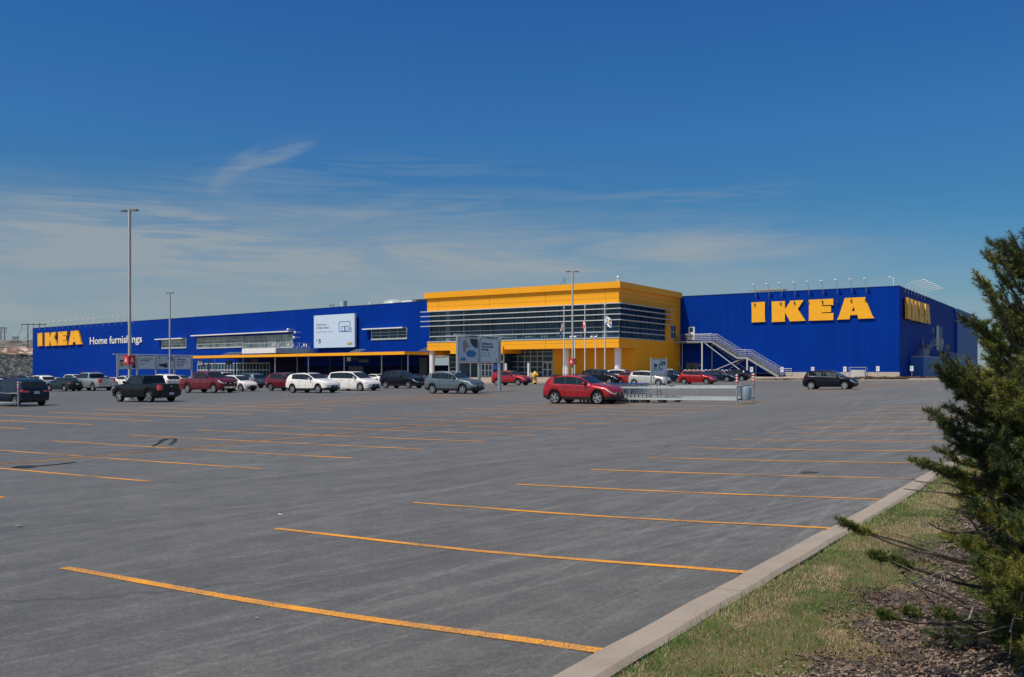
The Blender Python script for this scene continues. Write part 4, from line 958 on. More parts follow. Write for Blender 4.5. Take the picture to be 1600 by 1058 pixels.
# ---- flag poles, pedestrian lights
def fpole(px, ytop, d, label, flag=None):
    b = EYE+ray(px)*d; z0 = PV(b.x, b.y) if b.y > kerbY(b.x) else G(b.x, b.y); h = CZ+(HY-ytop)/FP*d-z0
    t = tag(empty('flagpole', (b.x, b.y, z0)), label, 'flagpole', 'white flagpoles before the entrance block')
    mb = MB(); mb.tube([(0, 0, -.1), (0, 0, h)], [.10, .055], 10); mb.build('pole', gwhite, t, smooth=60)
    mb = MB(); mb.lathe([(0, 0), (.10, .04), (.13, .12), (.08, .2), (0, .22)], (0, 0, h)); mb.build('finial', mat('finial', (.6, .55, .4), .4), t, smooth=60)
    return t, h, Vector((b.x, b.y, z0))
def cloth(name, m_fn, base, w, h, U, droop, label, cols):
    """m_fn(s,t)->key ; s along the fly 0..1, t up 0..1"""
    nx, ny = 22, 16; P = []; keys = list(cols); F = []; K = []
    V = Vector((-U.y, U.x, 0))
    for i in range(nx+1):
        for j in range(ny+1):
            s, q = i/nx, j/ny; fold = .16*math.sin(s*9+q*2.4)*(.3+s)*w*.35; x = s*w*(1-droop*.75); z = q*h-droop*s*w*.85*(1-.15*q)+.05*math.sin(s*7)
            P.append(U*x+V*fold+Vector((0, 0, z)))
    for i in range(nx):
        for j in range(ny): a = i*(ny+1)+j; F.append((a, a+ny+1, a+ny+2, a+1)); K.append(keys.index(m_fn((i+.5)/nx, (j+.5)/ny)))
    mb = MB(); mb.add(P, F); o = mb.build('flag', cols[keys[0]][1], smooth=180); o.location = base
    for k in keys[1:]: o.data.materials.append(cols[k][1])
    for p, k in zip(o.data.polygons, K): p.material_index = k
    return tag(o, label, 'flag')
def f_ns(s, q):
    if abs(s-.5) < .09 and abs(q-.5) < .15: return 'y'
    return 'b' if abs(abs(s-.5)-abs(q-.5)) < .12 else 'w'
def f_ca(s, q):
    if s < .25 or s > .75: return 'r'
    a, b = abs(s-.5), q-.5
    return 'r' if (a < .03 and -.35 < b < 0) or (a+abs(b)*.55 < .15 and b > -.15) or (a < .16-.5*abs(b-.02) and abs(b-.02) < .12) else 'w'
def f_se(s, q): return 'y' if abs(s-.36) < .08 or abs(q-.5) < .11 else 'b'
dF = 113
U_ = Vector((1, -.25, 0)).normalized()
for px, yt, fl in ((881.3, 482, 'se'), (914, 480, 'ca'), (945.2, 478, 'ns')):
    t, h, b = fpole(px, yt, dF, {'se': 'leftmost of the three flagpoles, flying the blue flag', 'ca': 'middle one of the three flagpoles, with the red and white flag', 'ns': 'rightmost of the three flagpoles, with the white and blue flag'}[fl])
    if fl == 'se': cloth('flag', f_se, b+Vector((-.08, -.12, h-2.6)), 1.2, .95, -U_, .74, 'blue and yellow flag hanging limp on its pole', {'b': ('field', flag_b), 'y': ('cross', flag_y)})
    if fl == 'ca': cloth('flag', f_ca, b+Vector((-.25, -.14, h-2.5)), 1.25, .95, U_, .72, 'red and white flag hanging limp on its pole', {'r': ('bands', flag_r), 'w': ('field', flag_w)})
    if fl == 'ns': cloth('flag', f_ns, b+Vector((.06, -.1, h-2.3)), 1.55, 1.1, U_, .36, 'white flag with blue diagonal cross blowing out on its pole', {'b': ('saltire', flag_b), 'y': ('shield', flag_y), 'w': ('field', flag_w)})
for px, lab in ((898, 'white twin lamp post just right of the red letter sign'), (930.5, 'white twin lamp post between the two right flagpoles')):
    b = EYE+ray(px)*110; z0 = PV(b.x, b.y); h = CZ+(HY-526)/FP*110-z0
    t = tag(empty('pedestrian_lamp', (b.x, b.y, z0)), lab, 'lamp post', 'white twin lamps before the entrance block')
    mb = MB(); mb.cyl((0, 0, -.1), (0, 0, h), .075, 10); mb.build('pole', gwhite, t, smooth=60)
    mb = MB(); mb.bar((-.45, -.1, h-.1), (.1, .02, h-.1), .05); mb.build('arm', gwhite, t)
    for s in (-.45, .06): mb = MB(); mb.lathe([(0, -.02), (.17, .03), (.20, .12), (.10, .24), (0, .25)], (s, -.1 if s < 0 else 0, h-.16), n=12); mb.build('lamp_head', white_m, t, smooth=60)
# ---- boards on posts, all running along the driving direction and facing right
def board(px0, px1, n, d, ytop, ybot, label, panels, pr=.11, bar_=True, base_px=None):
    a = EYE+ray(px0)*d; P = Plane((a.x, a.y), (0, 1)); L_ = P.u(px1); zt_, zb_ = P.z(px0, ytop), P.z(px0, ybot)
    t = tag(empty('information_board', tuple(onG(a.x, a.y+L_/2))), label, 'sign board')
    for i in range(n+1):
        u = L_*i/n; q = P.p(u, 0); mb = MB(); mb.obox((q.x-.06 if pr > .06 else q.x-.02, q.y-pr, G(q.x, q.y)-.2), (.18 if pr > .06 else .06, 0, 0), (0, 2*pr, 0), (0, 0, zt_+.05-G(q.x, q.y)+.2)); mb.build('post', galv, t, world=True)
    if bar_:
        mb = MB(); mb.cyl(P.p(-1.0*bar_, zt_+.12, .45), P.p(L_+.9*bar_, zt_+.12, .45), .055, 8)
        for i in range(n+1): mb.bar(P.p(L_*i/n, zt_+.04, 0), P.p(L_*i/n, zt_+.1, .45), .05)
        mb.build('light_bar', mat('pale_bar', (.5, .52, .52), .4, .3), t, world=True)
    w = L_/n
    for i in range(n):
        mb = MB(); P.box(mb, w*i+pr+.02, w*(i+1)-pr-.02, zb_, zt_-.08, 0, .06); pan = mb.build('panel', sign_face, t, world=True)
        m = Vector(t.location); O = lambda x, z, e=.066: P.p(w*i+pr+.1+(w-2*pr-.2)*x, zb_+(zt_-.08-zb_)*z, e)
        for kind in panels[i]:
            mb = MB(); nm, mm, items = kind
            for it in items:
                if it[0] == 't': text_on(mb, it[1], O(it[2], it[3], it[5] if len(it) > 5 else .066), P.U, P.N, .3*it[4], .03, fitw=(w-2*pr-.2)*it[6] if len(it) > 6 else None)
                if it[0] == 'p': mb.prism([O(x, z, it[2] if len(it) > 2 else .07) for x, z in it[1]], -P.N*.004)
            o = mb.build(nm, mm, None, origin=tuple(m)); o.parent = pan; o.location = (0, 0, 0)
    mb = MB(); P.box(mb, 0, L_, zb_-.07, zb_, -.02, .03); P.box(mb, 0, L_, zt_-.08, zt_, -.02, .03); mb.build('frame', galv, t, world=True)
    return t
im_bl = mat('print_blue', (.04, .17, .42), .6); im_sk = mat('print_tan', (.33, .27, .22), .6); im_dk = mat('print_dark', (.02, .03, .06), .6); im_lt = mat('print_pale', (.50, .58, .66), .6); im_red = mat('print_red', (.5, .06, .05), .6)
ell = lambda cx, cy, rx, ry, n=14: [(cx+rx*math.cos(2*math.pi*k/n), cy+ry*math.sin(2*math.pi*k/n)) for k in range(n)]
T = lambda s, x, z, k, fw: ('t', s, x, z, k, .066, fw)
pic1 = [('picture', im_lt, [('p', [(0, .04), (1, .04), (1, .98), (0, .98)], .064)]), ('picture_shape', im_dk, [('p', [(.55, .98), (.62, .75), (.76, .63), (.98, .55), (.98, .98)], .068)]),
        ('picture_shape', im_sk, [('p', [(.18, .88), (.34, .90), (.46, .7), (.62, .62), (.36, .58), (.30, .34), (.20, .42), (.16, .62)], .07)]), ('picture_shape', im_bl, [('p', ell(.62, .32, .28, .16), .072), ('p', [(.02, .02), (.34, .02), (.30, .16), (.08, .14)], .072)])]
txt1 = [('lettering', ink, [T('Sometimes you', .04, .74, 1.1, .62), T('know you need', .04, .61, 1.1, .66), T('some help.', .04, .48, 1.1, .40)]), ('fine_print', ink_g, [T('o  o  o', .05, .34, .8, .42), T('o  o  o', .05, .22, .8, .42)]), ('logo', ink, [('p', [(.86, .06), (.95, .06), (.95, .10), (.86, .10)], .07)])]
board(714.6, 779.8, 2, 72, 526, 564, 'tall twin panel board on three posts before the grey car', [pic1, txt1])
txt2 = [('lettering', ink, [T('Get a little help from', .08, .74, .9, .80), T('our friendly app.', .08, .60, .9, .60)]), ('fine_print', ink_g, [T('more inside the store', .08, .40, .5, .45), T('today', .08, .28, .5, .2)])]
txt3 = [('lettering', ink, [T('Welcome.', .08, .72, 1.3, .58), T("It's great", .08, .52, 1.3, .52), T('see you.', .08, .30, 1.3, .46)]), ('lettering_red', im_red, [T('to', .66, .52, 1.2, .13)]), ('fine_print', ink_g, [T('ikea.ca', .08, .16, .5, .4)])]
pic2 = [('picture', im_lt, [('p', [(0, .04), (1, .04), (1, .98), (0, .98)], .064)]), ('picture_shape', im_dk, [('p', [(.02, .55), (.5, .5), (.55, .62), (.05, .70)], .068), ('p', [(.75, .08), (.98, .02), (.98, .55), (.80, .45)], .068)]), ('picture_shape', im_sk, [('p', [(.0, .1), (.45, .28), (.6, .45), (.05, .5)], .07)])]
pic3 = [('picture', im_lt, [('p', [(0, .04), (1, .04), (1, .98), (0, .98)], .064)]), ('picture_shape', im_dk, [('p', [(.04, .38), (.45, .42), (.60, .50), (.66, .12), (.92, .14), (.5, .10), (.1, .24)], .068)]), ('picture_shape', im_bl, [('p', [(.62, .98), (.98, .98), (.98, .62), (.70, .70)], .07), ('p', [(.05, .96), (.12, .96), (.16, .80), (.08, .82)], .07)])]
board(183.5, 299.5, 4, 121, 555, 576, 'long row of four welcome boards behind the black pickup', [pic2, txt2, pic3, txt3])
txt4 = [('lettering', ink, [T('You can', .55, .80, .7, .36), T('put it here', .55, .70, .7, .42)]), ('fine_print', ink_g, [T('trolleys and carts', .55, .62, .4, .32)]), ('logo', ink, [('p', [(.86, .10), (.97, .10), (.97, .15), (.86, .15)], .07)]),
        ('cart_picture', im_dk, [('p', [(.08, .76), (.12, .74), (.12, .34), (.08, .34)]), ('p', [(.12, .76), (.34, .68), (.30, .52), (.12, .50)]), ('p', [(.10, .40), (.32, .40), (.32, .34), (.10, .34)]), ('p', ell(.13, .28, .03, .02)), ('p', ell(.30, .28, .03, .02)),
                                 ('p', [(.44, .74), (.50, .74), (.50, .38), (.44, .38)]), ('p', [(.44, .42), (.72, .42), (.72, .35), (.44, .35)]), ('p', ell(.48, .28, .03, .02)), ('p', ell(.69, .28, .03, .02))])]
board(1017, 1041, 1, 50.5, 560, 585.5, 'cart return board with a trolley picture above the metal rails', [txt4], pr=.035, bar_=0)
# ---- cart corrals
def corral(px, py, d_, L_, label, wid=2.6, bin_side=1):
    a = EYE+ray(px)*d_; X, Y = a.x, a.y
    t = tag(empty('cart_corral', tuple(onG(X, Y))), label, 'cart corral', 'galvanised cart corrals in the lot')
    gz = lambda x, y: G(x, y)
    for yy in (Y, Y+wid):
        mb = MB(); mb.cyl((X, yy, gz(X, yy)-.1), (X, yy, gz(X, yy)+1.10), .055, 10); p = mb.build('end_post', galv, t, world=True, smooth=60)
        for k in range(6):
            mb = MB(); z = gz(X, yy)+1.10+k*.075; mb.cyl((X, yy, z), (X, yy, z+.075), .062, 10); s_ = mb.build('stripe_band', red_m if k % 2 == 0 else white_m, None, origin=tuple(t.location)); s_.parent = p; s_.location = (0, 0, 0)
    n = int(L_/2.4)
    for yy in (Y, Y+wid):
        for k in range(1, n+1): x = X-L_*k/n; mb = MB(); mb.cyl((x, yy, gz(x, yy)-.1), (x, yy, gz(x, yy)+.93), .04, 8); mb.build('post', galv, t, world=True, smooth=60)
        for h, w in ((.86, .09), (.24, .10)):
            mb = MB(); mb.obox((X-L_, yy-.03-(.04 if yy == Y else 0), gz(X-L_, yy)+h-w/2), (L_, 0, gz(X, yy)-gz(X-L_, yy)), (0, .05, 0), (0, 0, w)); mb.build('rail', mat('rail_pale', (.52, .55, .54), .45, .35), t, world=True)
    for h in (.90, .24): mb = MB(); mb.obox((X-.03, Y, gz(X, Y)+h-.04), (.05, 0, 0), (0, wid, gz(X, Y+wid)-gz(X, Y)), (0, 0, .08)); mb.build('end_rail', galv, t, world=True)
    b = onG(X+.28, Y+.55); bn = tag(empty('litter_bin', tuple(b)), 'round galvanised litter bin fixed to the end of the '+('near cart corral' if px > 500 else 'corral at the left edge'), 'bin')
    mb = MB(); mb.lathe([(0, .18), (.24, .18), (.27, .3), (.28, .80), (.26, .86), (0, .90)], n=18); mb.build('drum', bin_m, bn, smooth=35)
    mb = MB(); mb.bar((-.3, 0, .5), (-.2, 0, .5), .06); mb.build('bracket', galv, bn)
    stripe('kerb_line', X+.12, Y-.1, X+.12, Y+wid+.1, w=.16, m=line_m, dz=.008)
    return t
_q = gpt(1151.5, 631.5); c1 = corral(1151.5, 631, (_q-EYE).dot(FW), 9.2, 'galvanised cart corral beside the foreground red crossover')
_q = gpt(28.5, 636)-Vector((0, 2.6, 0)); c2 = corral(800+FP*(_q-EYE).dot(RT)/(_q-EYE).dot(FW), 636, (_q-EYE).dot(FW), 9.2, 'galvanised cart corral cut off by the left edge')
# carts nested at the far end of the first corral
def cart(loc, rz):
    t = tag(empty('shopping_cart', loc, rz), 'wire shopping cart nested in the line inside the near corral', 'shopping cart', 'shopping carts nested in the near corral')
    mb = MB()
    def W(a, b, r=.006): mb.cyl(a, b, r, 3)
    z0, z1 = .50, 1.0
    for k in range(9): f = k/8; x = -.40+.85*f; W((x, -.27, z0+.02*f), (x-.02, -.29, z1-.1*f)); W((x, .27, z0), (x-.02, .29, z1-.1*f)); W((x, -.27, z0), (x, .27, z0))
    for j in range(5): g = j/4; z = z0+(z1-z0)*g; W((-.42, -.28, z), (.45, -.28, z-.1*g)); W((-.42, .28, z), (.45, .28, z-.1*g)); W((.45, -.28, z-.1*g), (.45, .28, z-.1*g))
    for j in range(7): y = -.24+.08*j; W((.45, y, z0), (.45, y, .9))
    mb.build('basket', cart_m, t)
    mb = MB()
    for y in (-.26, .26): mb.tube([(-.5, y, 1.05), (-.42, y, .5), (-.38, y, .16), (.5, y, .14)], .014, 5)
    mb.bar((.48, -.26, .14), (.48, .26, .14), .03); mb.build('chassis', galv, t)
    mb = MB(); mb.cyl((-.5, -.28, 1.05), (-.5, .28, 1.05), .022, 8); mb.build('handle', ink_blue, t)
    for x in (-.36, .46):
        for y in (-.24, .24): mb = MB(); mb.cyl((x, y-.015, .065), (x, y+.015, .065), .065, 10); mb.build('wheel', black, t)
    return t
X0, Y0_ = c1.location.x, c1.location.y; pc = None
for k in range(15):
    for lane, yy in enumerate((.62, 1.45)):
        if lane and k > 11: continue
        x = X0-9.0+k*.235+lane*.1; y = Y0_+yy; q = onG(x, y)
        c = cart(tuple(q), math.pi) if pc is None else copy_tree(pc)
        pc = pc or c; c.location = tuple(q); c.rotation_euler = (0, 0, math.pi+random.uniform(-.03, .03))
def flatcart(x, y, rz, label):
    t = tag(empty('flatbed_cart', tuple(onG(x, y)), rz), label, 'flatbed cart')
    mb = MB(); mb.box(-.6, -.3, .24, .6, .3, .28); mb.build('deck', galv, t)
    mb = MB(); mb.tube([(-.6, -.28, .26), (-.62, -.28, .95), (-.62, .28, .95), (-.6, .28, .26)], .02, 6); mb.tube([(-.61, -.28, .6), (-.61, .28, .6)], .012, 5); mb.build('handle', darkm, t)
    for a in (-.5, .5):
        for b in (-.24, .24): mb = MB(); mb.cyl((a, b-.02, .11), (a, b+.02, .11), .11, 10); mb.build('wheel', black, t)
flatcart(X0-5.0, Y0_+.8, 0, 'flatbed cart standing to the right of the nested carts'); flatcart(X0-4.5, Y0_+1.7, .08, 'flatbed cart farthest right inside the near corral')
# ---- small signs, hydrant, hoops, utility cabinet, bollards
def psign(px, ybase_d, ytop, label):
    b = EYE+ray(px)*ybase_d; z0 = PV(b.x, b.y) if b.y > kerbY(b.x) else G(b.x, b.y); h = CZ+(HY-ytop)/FP*ybase_d-z0
    t = tag(empty('parking_sign', (b.x, b.y, z0)), label, 'parking sign', 'small white parking signs on the pavement')
    mb = MB(); mb.cyl((0, 0, -.1), (0, 0, h), .035, 6); mb.build('post', galv, t)
    mb = MB(); mb.box(-.21, -.06, h-.66, .21, -.035, h); mb.build('plate', mat('plate_white', (.66, .67, .66), .5), t)
    mb = MB(); text_on(mb, 'P', (-.10, -.066, h-.42), (1, 0, 0), (0, -1, 0), .34, .02); mb.build('symbol', mat('symbol_blue', (.05, .08, .18), .6), t)
for px, d, y, lab in ((1174.5, 121, 573.5, 'first white parking sign left, just beside the foot of the pickup free bay'), (1222, 122, 573.5, 'white parking sign at the foot of the fire stair'), (1270, 122, 573.5, 'white parking sign directly above the moving black hatchback'), (1320.3, 122, 573, 'white parking sign just right of the black hatchback roof'), (1371.7, 122, 572.3, 'white parking sign right of the small utility cabinet'), (1424.8, 123, 572, 'white parking sign past the corner of the building'), (1481, 124, 571, 'white parking sign partly hidden by the spruce')):
    if 'pickup' in lab: lab = 'white parking sign left of the fire stair foot, above the striped posts'
    psign(px, d, y, lab)
b = EYE+ray(836)*112; hy = tag(empty('fire_hydrant', (b.x, b.y, PV(b.x, b.y))), 'yellow fire hydrant on the pavement before the glass entrance', 'hydrant')
h_ = 1.05; mb = MB(); mb.lathe([(.24, 0), (.24, .06), (.17, .08), (.16, .62), (.24, .66), (.24, .72), (.20, .86), (.12, .98), (.05, 1.02), (0, 1.03)], n=14); mb.build('barrel', hyd_m, hy, smooth=40)
mb = MB(); mb.cyl((-.34, 0, .7), (.34, 0, .7), .10, 10); mb.cyl((0, -.32, .62), (0, 0, .62), .13, 10); mb.build('nozzle', hyd_m, hy, smooth=40)
mb = MB(); mb.cyl((0, 0, -.6), (0, 0, .02), .13, 10); mb.build('pedestal', black, hy); hy.scale = (1.35, 1.35, 1.35)
for i in range(12):
    px = 1071+i*6.4; d = 127; b = EYE+ray(px)*d; z0 = PV(b.x, b.y)
    mb = MB(); mb.tube([(-.26, 0, -.1), (-.26, 0, .85)]+[(-.26*math.cos(a), 0, .85+.26*math.sin(a)) for a in (.5, 1, 1.57, 2.1, 2.6)]+[(.26, 0, .85), (.26, 0, -.1)], .055, 6)
    tag(mb.build('bicycle_hoop', gwhite, smooth=60), 'white bicycle hoop in the row below the fire stair', 'bicycle stand', 'white bicycle hoops below the fire stair').location = (b.x, b.y, z0+.15)
ub = tag(empty('utility_cabinet', (RW.hit(1354).x, cR.y-5, PV(RW.hit(1354).x, cR.y-5))), 'low white cabinet in a metal frame against the right wall', 'cabinet')
q = ub.location; w = 2.2
mb = MB(); mb.box(-w*.42, -.4, .05, w*.42, .3, 1.05); mb.build('body', mat('cabinet_white', (.48, .46, .44), .6), ub)
mb = MB()
for x in (-w/2, w/2):
    for y in (-.5, .4): mb.box(x-.04, y-.04, -.1, x+.04, y+.04, 1.35)
mb.box(-w/2-.05, -.55, 1.35, w/2+.05, .45, 1.45); mb.build('frame', galv, ub)
for px, yt in ((826, 567), (790.5, 568)):
    b = EYE+ray(px)*115; z0 = PV(b.x, b.y); mb = MB(); mb.box(-.13, -.1, 0, .13, .1, CZ+(HY-yt)/FP*115-z0); o = tag(mb.build('ticket_post', gwhite), ('slim white post left of the yellow hydrant' if px > 800 else 'slim white post behind the red crossover by the entrance'), 'post'); o.location = (b.x, b.y, z0)
mb = MB(); mb.box(-.3, -.2, 0, .3, .2, 1.3); b = EYE+ray(828.3)*116; o = tag(mb.build('pay_station', mat('station_grey', (.40, .41, .42), .6)), 'grey waist high box beside the slim white post', 'ticket machine'); o.location = (b.x, b.y, PV(b.x, b.y))
# dry plants along the right-hand pavement edge
dp = mat('dead_plants', rough=1, spec=.1, fn=f_blade((.05, .03, .02), (.14, .075, .045), (.24, .16, .10)))
soilm = mat('bed_soil', rough=1, spec=.1, fn=f_rock([(.3, (.06, .045, .035)), (.5, (.11, .085, .065)), (.7, (.2, .16, .12))], .4, 3))
xa = EYE+ray(1338)*128
mb = MB(); nn = 40
for i in range(nn+1):
    x = xa.x+(XR+6-xa.x)*i/nn
    for y in (cR.y-9.5, cR.y-3): mb.v.append((x, y, PV(x, y)+.05+random.uniform(0, .05)))
mb.f = [(2*k, 2*k+2, 2*k+3, 2*k+1) for k in range(nn)]; mb.build('planting_bed', soilm)['kind'] = 'structure'
mb = MB()
def tuft(x, y, z, h, w):
    for k in range(7):
        a = random.uniform(0, 6.3); c, s = math.cos(a), math.sin(a); r = w*random.random()
        p = Vector((x+r*c, y+r*s, z)); mb.add([p-Vector((s, -c, 0))*w*.25, p+Vector((s, -c, 0))*w*.25, p+Vector((c*w*.6, s*w*.6, h*random.uniform(.5, 1)))], [(0, 1, 2)])
for k in range(260):
    if k < 120: x = random.uniform(xa.x-2, XR+4); y = kerbY(x)+random.uniform(.4, 1.2); h = .22
    elif k < 200: x = random.choice([EYE+ray(p)*122 for p in (1180, 1186, 1205, 1212, 1228, 1232, 1250)]).x+random.uniform(-.9, .9); y = kerbY(x)+.35; h = .16
    else: x = random.uniform(xa.x, XR+5); y = cR.y-random.uniform(3.5, 9); h = .25
    tuft(x, y, PV(x, y), h, .35)
mb.build('dead_ground_cover', dp)['kind'] = 'stuff'
# ================================================================== rocky bank, hill and power line on the left
def hill(name, x0, x1, y0, y1, fz, m, n=60, mm=30):
    mb = MB()
    for j in range(mm+1):
        for i in range(n+1): x = x0+(x1-x0)*i/n; y = y0+(y1-y0)*j/mm; mb.v.append((x, y, fz(i/n, j/mm, x, y)))
    for j in range(mm):
        for i in range(n): a = j*(n+1)+i; mb.f.append((a, a+1, a+n+2, a+n+1))
    o = mb.build(name, m, smooth=180); o['kind'] = 'structure'
E0 = LW.p(LU, 0, 0)
nd = Vector((-.75, .66, 0))                                            # the bank runs off beyond the end of the store
def bank(s0, w, z0, z1, m, name, jag=.5, L0=-60, L1=170, steps=8, top=None):
    """a slope facing the lot: s0 = distance behind the store's end, from z0 up to z1"""
    B0 = E0+LW.N*(-2)-LW.U*s0; mb = MB(); n = 120
    for j in range(steps+1):
        for i in range(n+1):
            p = B0+LW.N*(L0+(L1-L0)*i/n)-LW.U*(w*j/steps); f = j/steps
            z = z0+(z1-z0)*f+(jag*(random.random()-.5)+(top(i/n)*f if top else 0))
            mb.v.append((p.x+jag*random.uniform(-.5, .5), p.y+jag*random.uniform(-.5, .5), z))
    for j in range(steps):
        for i in range(n): a = j*(n+1)+i; mb.f.append((a, a+1, a+n+2, a+n+1))
    mb.build(name, m, fix=True)['kind'] = 'structure'
dB = 262.0
zz_ = lambda y, d: CZ+(HY-y)/FP*d
bank(6, 9, -3.5, zz_(553.5, 268), rubble, 'rubble_bank', .3)
bank(15, 16, zz_(553.5, 268)-.1, zz_(545, 285), pale_rock, 'rock_outcrop', 1.2)
bank(31, 60, zz_(546.5, 285), zz_(533, 345), scrub, 'hillside', 1.0, L0=-220, L1=260, top=lambda f: .8*math.sin(f*9))
bank(91, 160, zz_(534, 345)-1, zz_(533, 345)-6, scrub, 'hillside', 1.0, L0=-260, L1=300)
def hframe(px0, px1, d, ytop, ybase, label, arms=1):
    a, b = at(px0, ytop, d), at(px1, ytop, d); z0 = CZ+(HY-ybase)/FP*d-3
    t = tag(empty('power_pylon', (a.x, a.y, z0)), label, 'power pole', 'wooden H frame power poles on the hill')
    for p in (a, b): mb = MB(); mb.tube([(p.x, p.y, z0), (p.x, p.y, p.z)], [.20*d/300, .15*d/300], 6); mb.build('pole', mat('old_pole', (.10, .09, .09), .9), t, world=True)
    e = (b-a).normalized(); mb = MB(); zc_ = a.z-(b-a).length*.08; mb.bar((a-e*(b-a).length*.55)*1+Vector((0, 0, zc_-a.z)), (b+e*(b-a).length*.55)+Vector((0, 0, zc_-b.z)), .28*d/300); mb.build('crossarm', MAT['old_pole'], t, world=True)
    mb = MB()
    for f in (-.5, .5, 1.5): p = a+(b-a)*f; mb.cyl((p.x, p.y, zc_), (p.x, p.y, zc_-1.5*d/300), .07*d/300, 4)
    mb.build('insulator', darkm, t, world=True); return a, b, zc_
hA = hframe(1.5, 7.2, 380, 512, 533, 'H frame power poles at the extreme left edge of the hill')
hB = hframe(22, 27, 520, 526.5, 534, 'small distant H frame poles low on the hilltop')
hC = hframe(43.5, 62, 290, 505.5, 540, 'largest H frame poles right behind the end of the store')
mb = MB()
for k in range(3):
    p = hC[0]+(hC[1]-hC[0])*(-.5+k); q = hA[0]+(hA[1]-hA[0])*(-.5+k); p.z = hC[2]-1.5; q.z = hA[2]-1.5
    mb.tube([p+(q-p)*f-Vector((0, 0, 4*4*f*(1-f))) for f in [i/10 for i in range(11)]], .05, 4)
tag(mb.build('power_line', darkm), 'thin overhead wires strung between the power poles', 'power line')
# bare shrubs against the left wall
for px, y, lab in ((127, 575, 'bare shrub with reddish twigs against the blue wall'), (149, 573, 'bare upright sapling against the blue wall'), (66, 580, 'low bare sapling nearest the left corner of the store')):
    p = LW.hit(px, HY, 3.5); z0 = G(p.x, p.y); h = zz_(y, (p-EYE).dot(FW))-z0; t = tag(empty('bare_sapling', (p.x, p.y, z0)), lab, 'shrub')
    mb = MB(); mb.cyl((0, 0, 0), (0, 0, h*.7), .06, 5, .03); mb.build('trunk', bark, t)
    mb = MB()
    for k in range(40):
        a = random.uniform(0, 6.3); s = random.uniform(.1, .6)*h; L_ = random.uniform(.3, .7)*h*.6; mb.cyl((0, 0, s), (math.cos(a)*L_*.45, math.sin(a)*L_*.45, min(h*1.05, s+L_)), .016, 3)
    mb.build('crown', mat('red_twigs', (.12, .06, .05), .9), t)
# ================================================================== vehicles
PROF = {
 'suv': dict(top=[(0, .57), (.012, .66), (.07, .87), (.12, .935), (.25, .985), (.36, 1), (.44, .992), (.54, .955), (.695, .715), (.76, .685), (.91, .615), (.975, .52), (1, .42)], belt=[(0, .56), (.10, .685), (.16, .69), (.45, .655), (.72, .635), (.8, .60), (.93, .53), (1, .38)], wind=(.54, .695), back=(.012, .085), win=(.165, .665), pil=[(.33, .345), (.505, .52)], seams=(.24, .34, .515, .685), sill=.27, wc=(.185, .80), r=.355, clad=1),
 'van': dict(top=[(0, .56), (.015, .63), (.06, .92), (.11, .965), (.28, 1), (.50, .992), (.60, .945), (.775, .64), (.82, .605), (.93, .54), (.98, .45), (1, .37)], belt=[(0, .55), (.10, .64), (.5, .625), (.74, .605), (.85, .55), (.95, .46), (1, .34)], wind=(.60, .775), back=(.015, .07), win=(.085, .73), pil=[(.31, .325), (.54, .555)], seams=(.20, .345, .55, .74), sill=.20, wc=(.20, .81), r=.345, clad=0),
 'hatch': dict(top=[(0, .55), (.02, .64), (.085, .90), (.15, .965), (.34, 1), (.50, .985), (.59, .94), (.765, .66), (.82, .62), (.93, .555), (.98, .46), (1, .38)], belt=[(0, .55), (.10, .69), (.45, .645), (.70, .62), (.82, .58), (.94, .49), (1, .35)], wind=(.59, .765), back=(.02, .10), win=(.13, .72), pil=[(.285, .30), (.475, .49)], seams=(.25, .30, .485, .715), sill=.22, wc=(.175, .815), r=.315, clad=0),
 'sedan': dict(top=[(0, .60), (.02, .70), (.12, .735), (.25, .925), (.33, .98), (.45, 1), (.55, .975), (.725, .69), (.78, .66), (.93, .58), (.98, .48), (1, .40)], belt=[(0, .585), (.12, .685), (.5, .66), (.75, .635), (.93, .54), (1, .38)], wind=(.55, .725), back=(.125, .25), win=(.20, .68), pil=[(.325, .34), (.49, .505)], seams=(.27, .335, .50, .69), sill=.20, wc=(.20, .81), r=.33, clad=0),
 'pickup': dict(top=[(0, .655), (.008, .675), (.325, .68), (.332, .86), (.35, .965), (.46, 1), (.56, .99), (.625, .94), (.725, .70), (.77, .675), (.93, .645), (.975, .58), (1, .52)], belt=[(0, .64), (.3, .665), (.72, .675), (.93, .60), (1, .48)], wind=(.625, .725), back=(.3245, .34), win=(.358, .705), pil=[(.505, .525)], seams=(.345, .515, .518, .70), sill=.36, wc=(.205, .82), r=.40, clad=0, cap=1),
 'capped': dict(top=[(0, .655), (.012, .70), (.045, .93), (.07, .955), (.32, .965), (.345, .97), (.46, 1), (.56, .99), (.625, .94), (.725, .70), (.77, .675), (.93, .645), (.975, .58), (1, .50)], belt=[(0, .64), (.3, .665), (.72, .675), (.93, .60), (1, .46)], wind=(.625, .725), back=(.012, .05), win=(.08, .705), pil=[(.315, .36), (.505, .525)], seams=(.365, .515, .518, .70), sill=.36, wc=(.205, .82), r=.39, clad=0),
}
def pl_(pts, x):
    for (a, b), (c, d) in zip(pts, pts[1:]):
        if x <= c: return b+(d-b)*(x-a)/max(1e-6, c-a)
    return pts[-1][1]
VEH = []
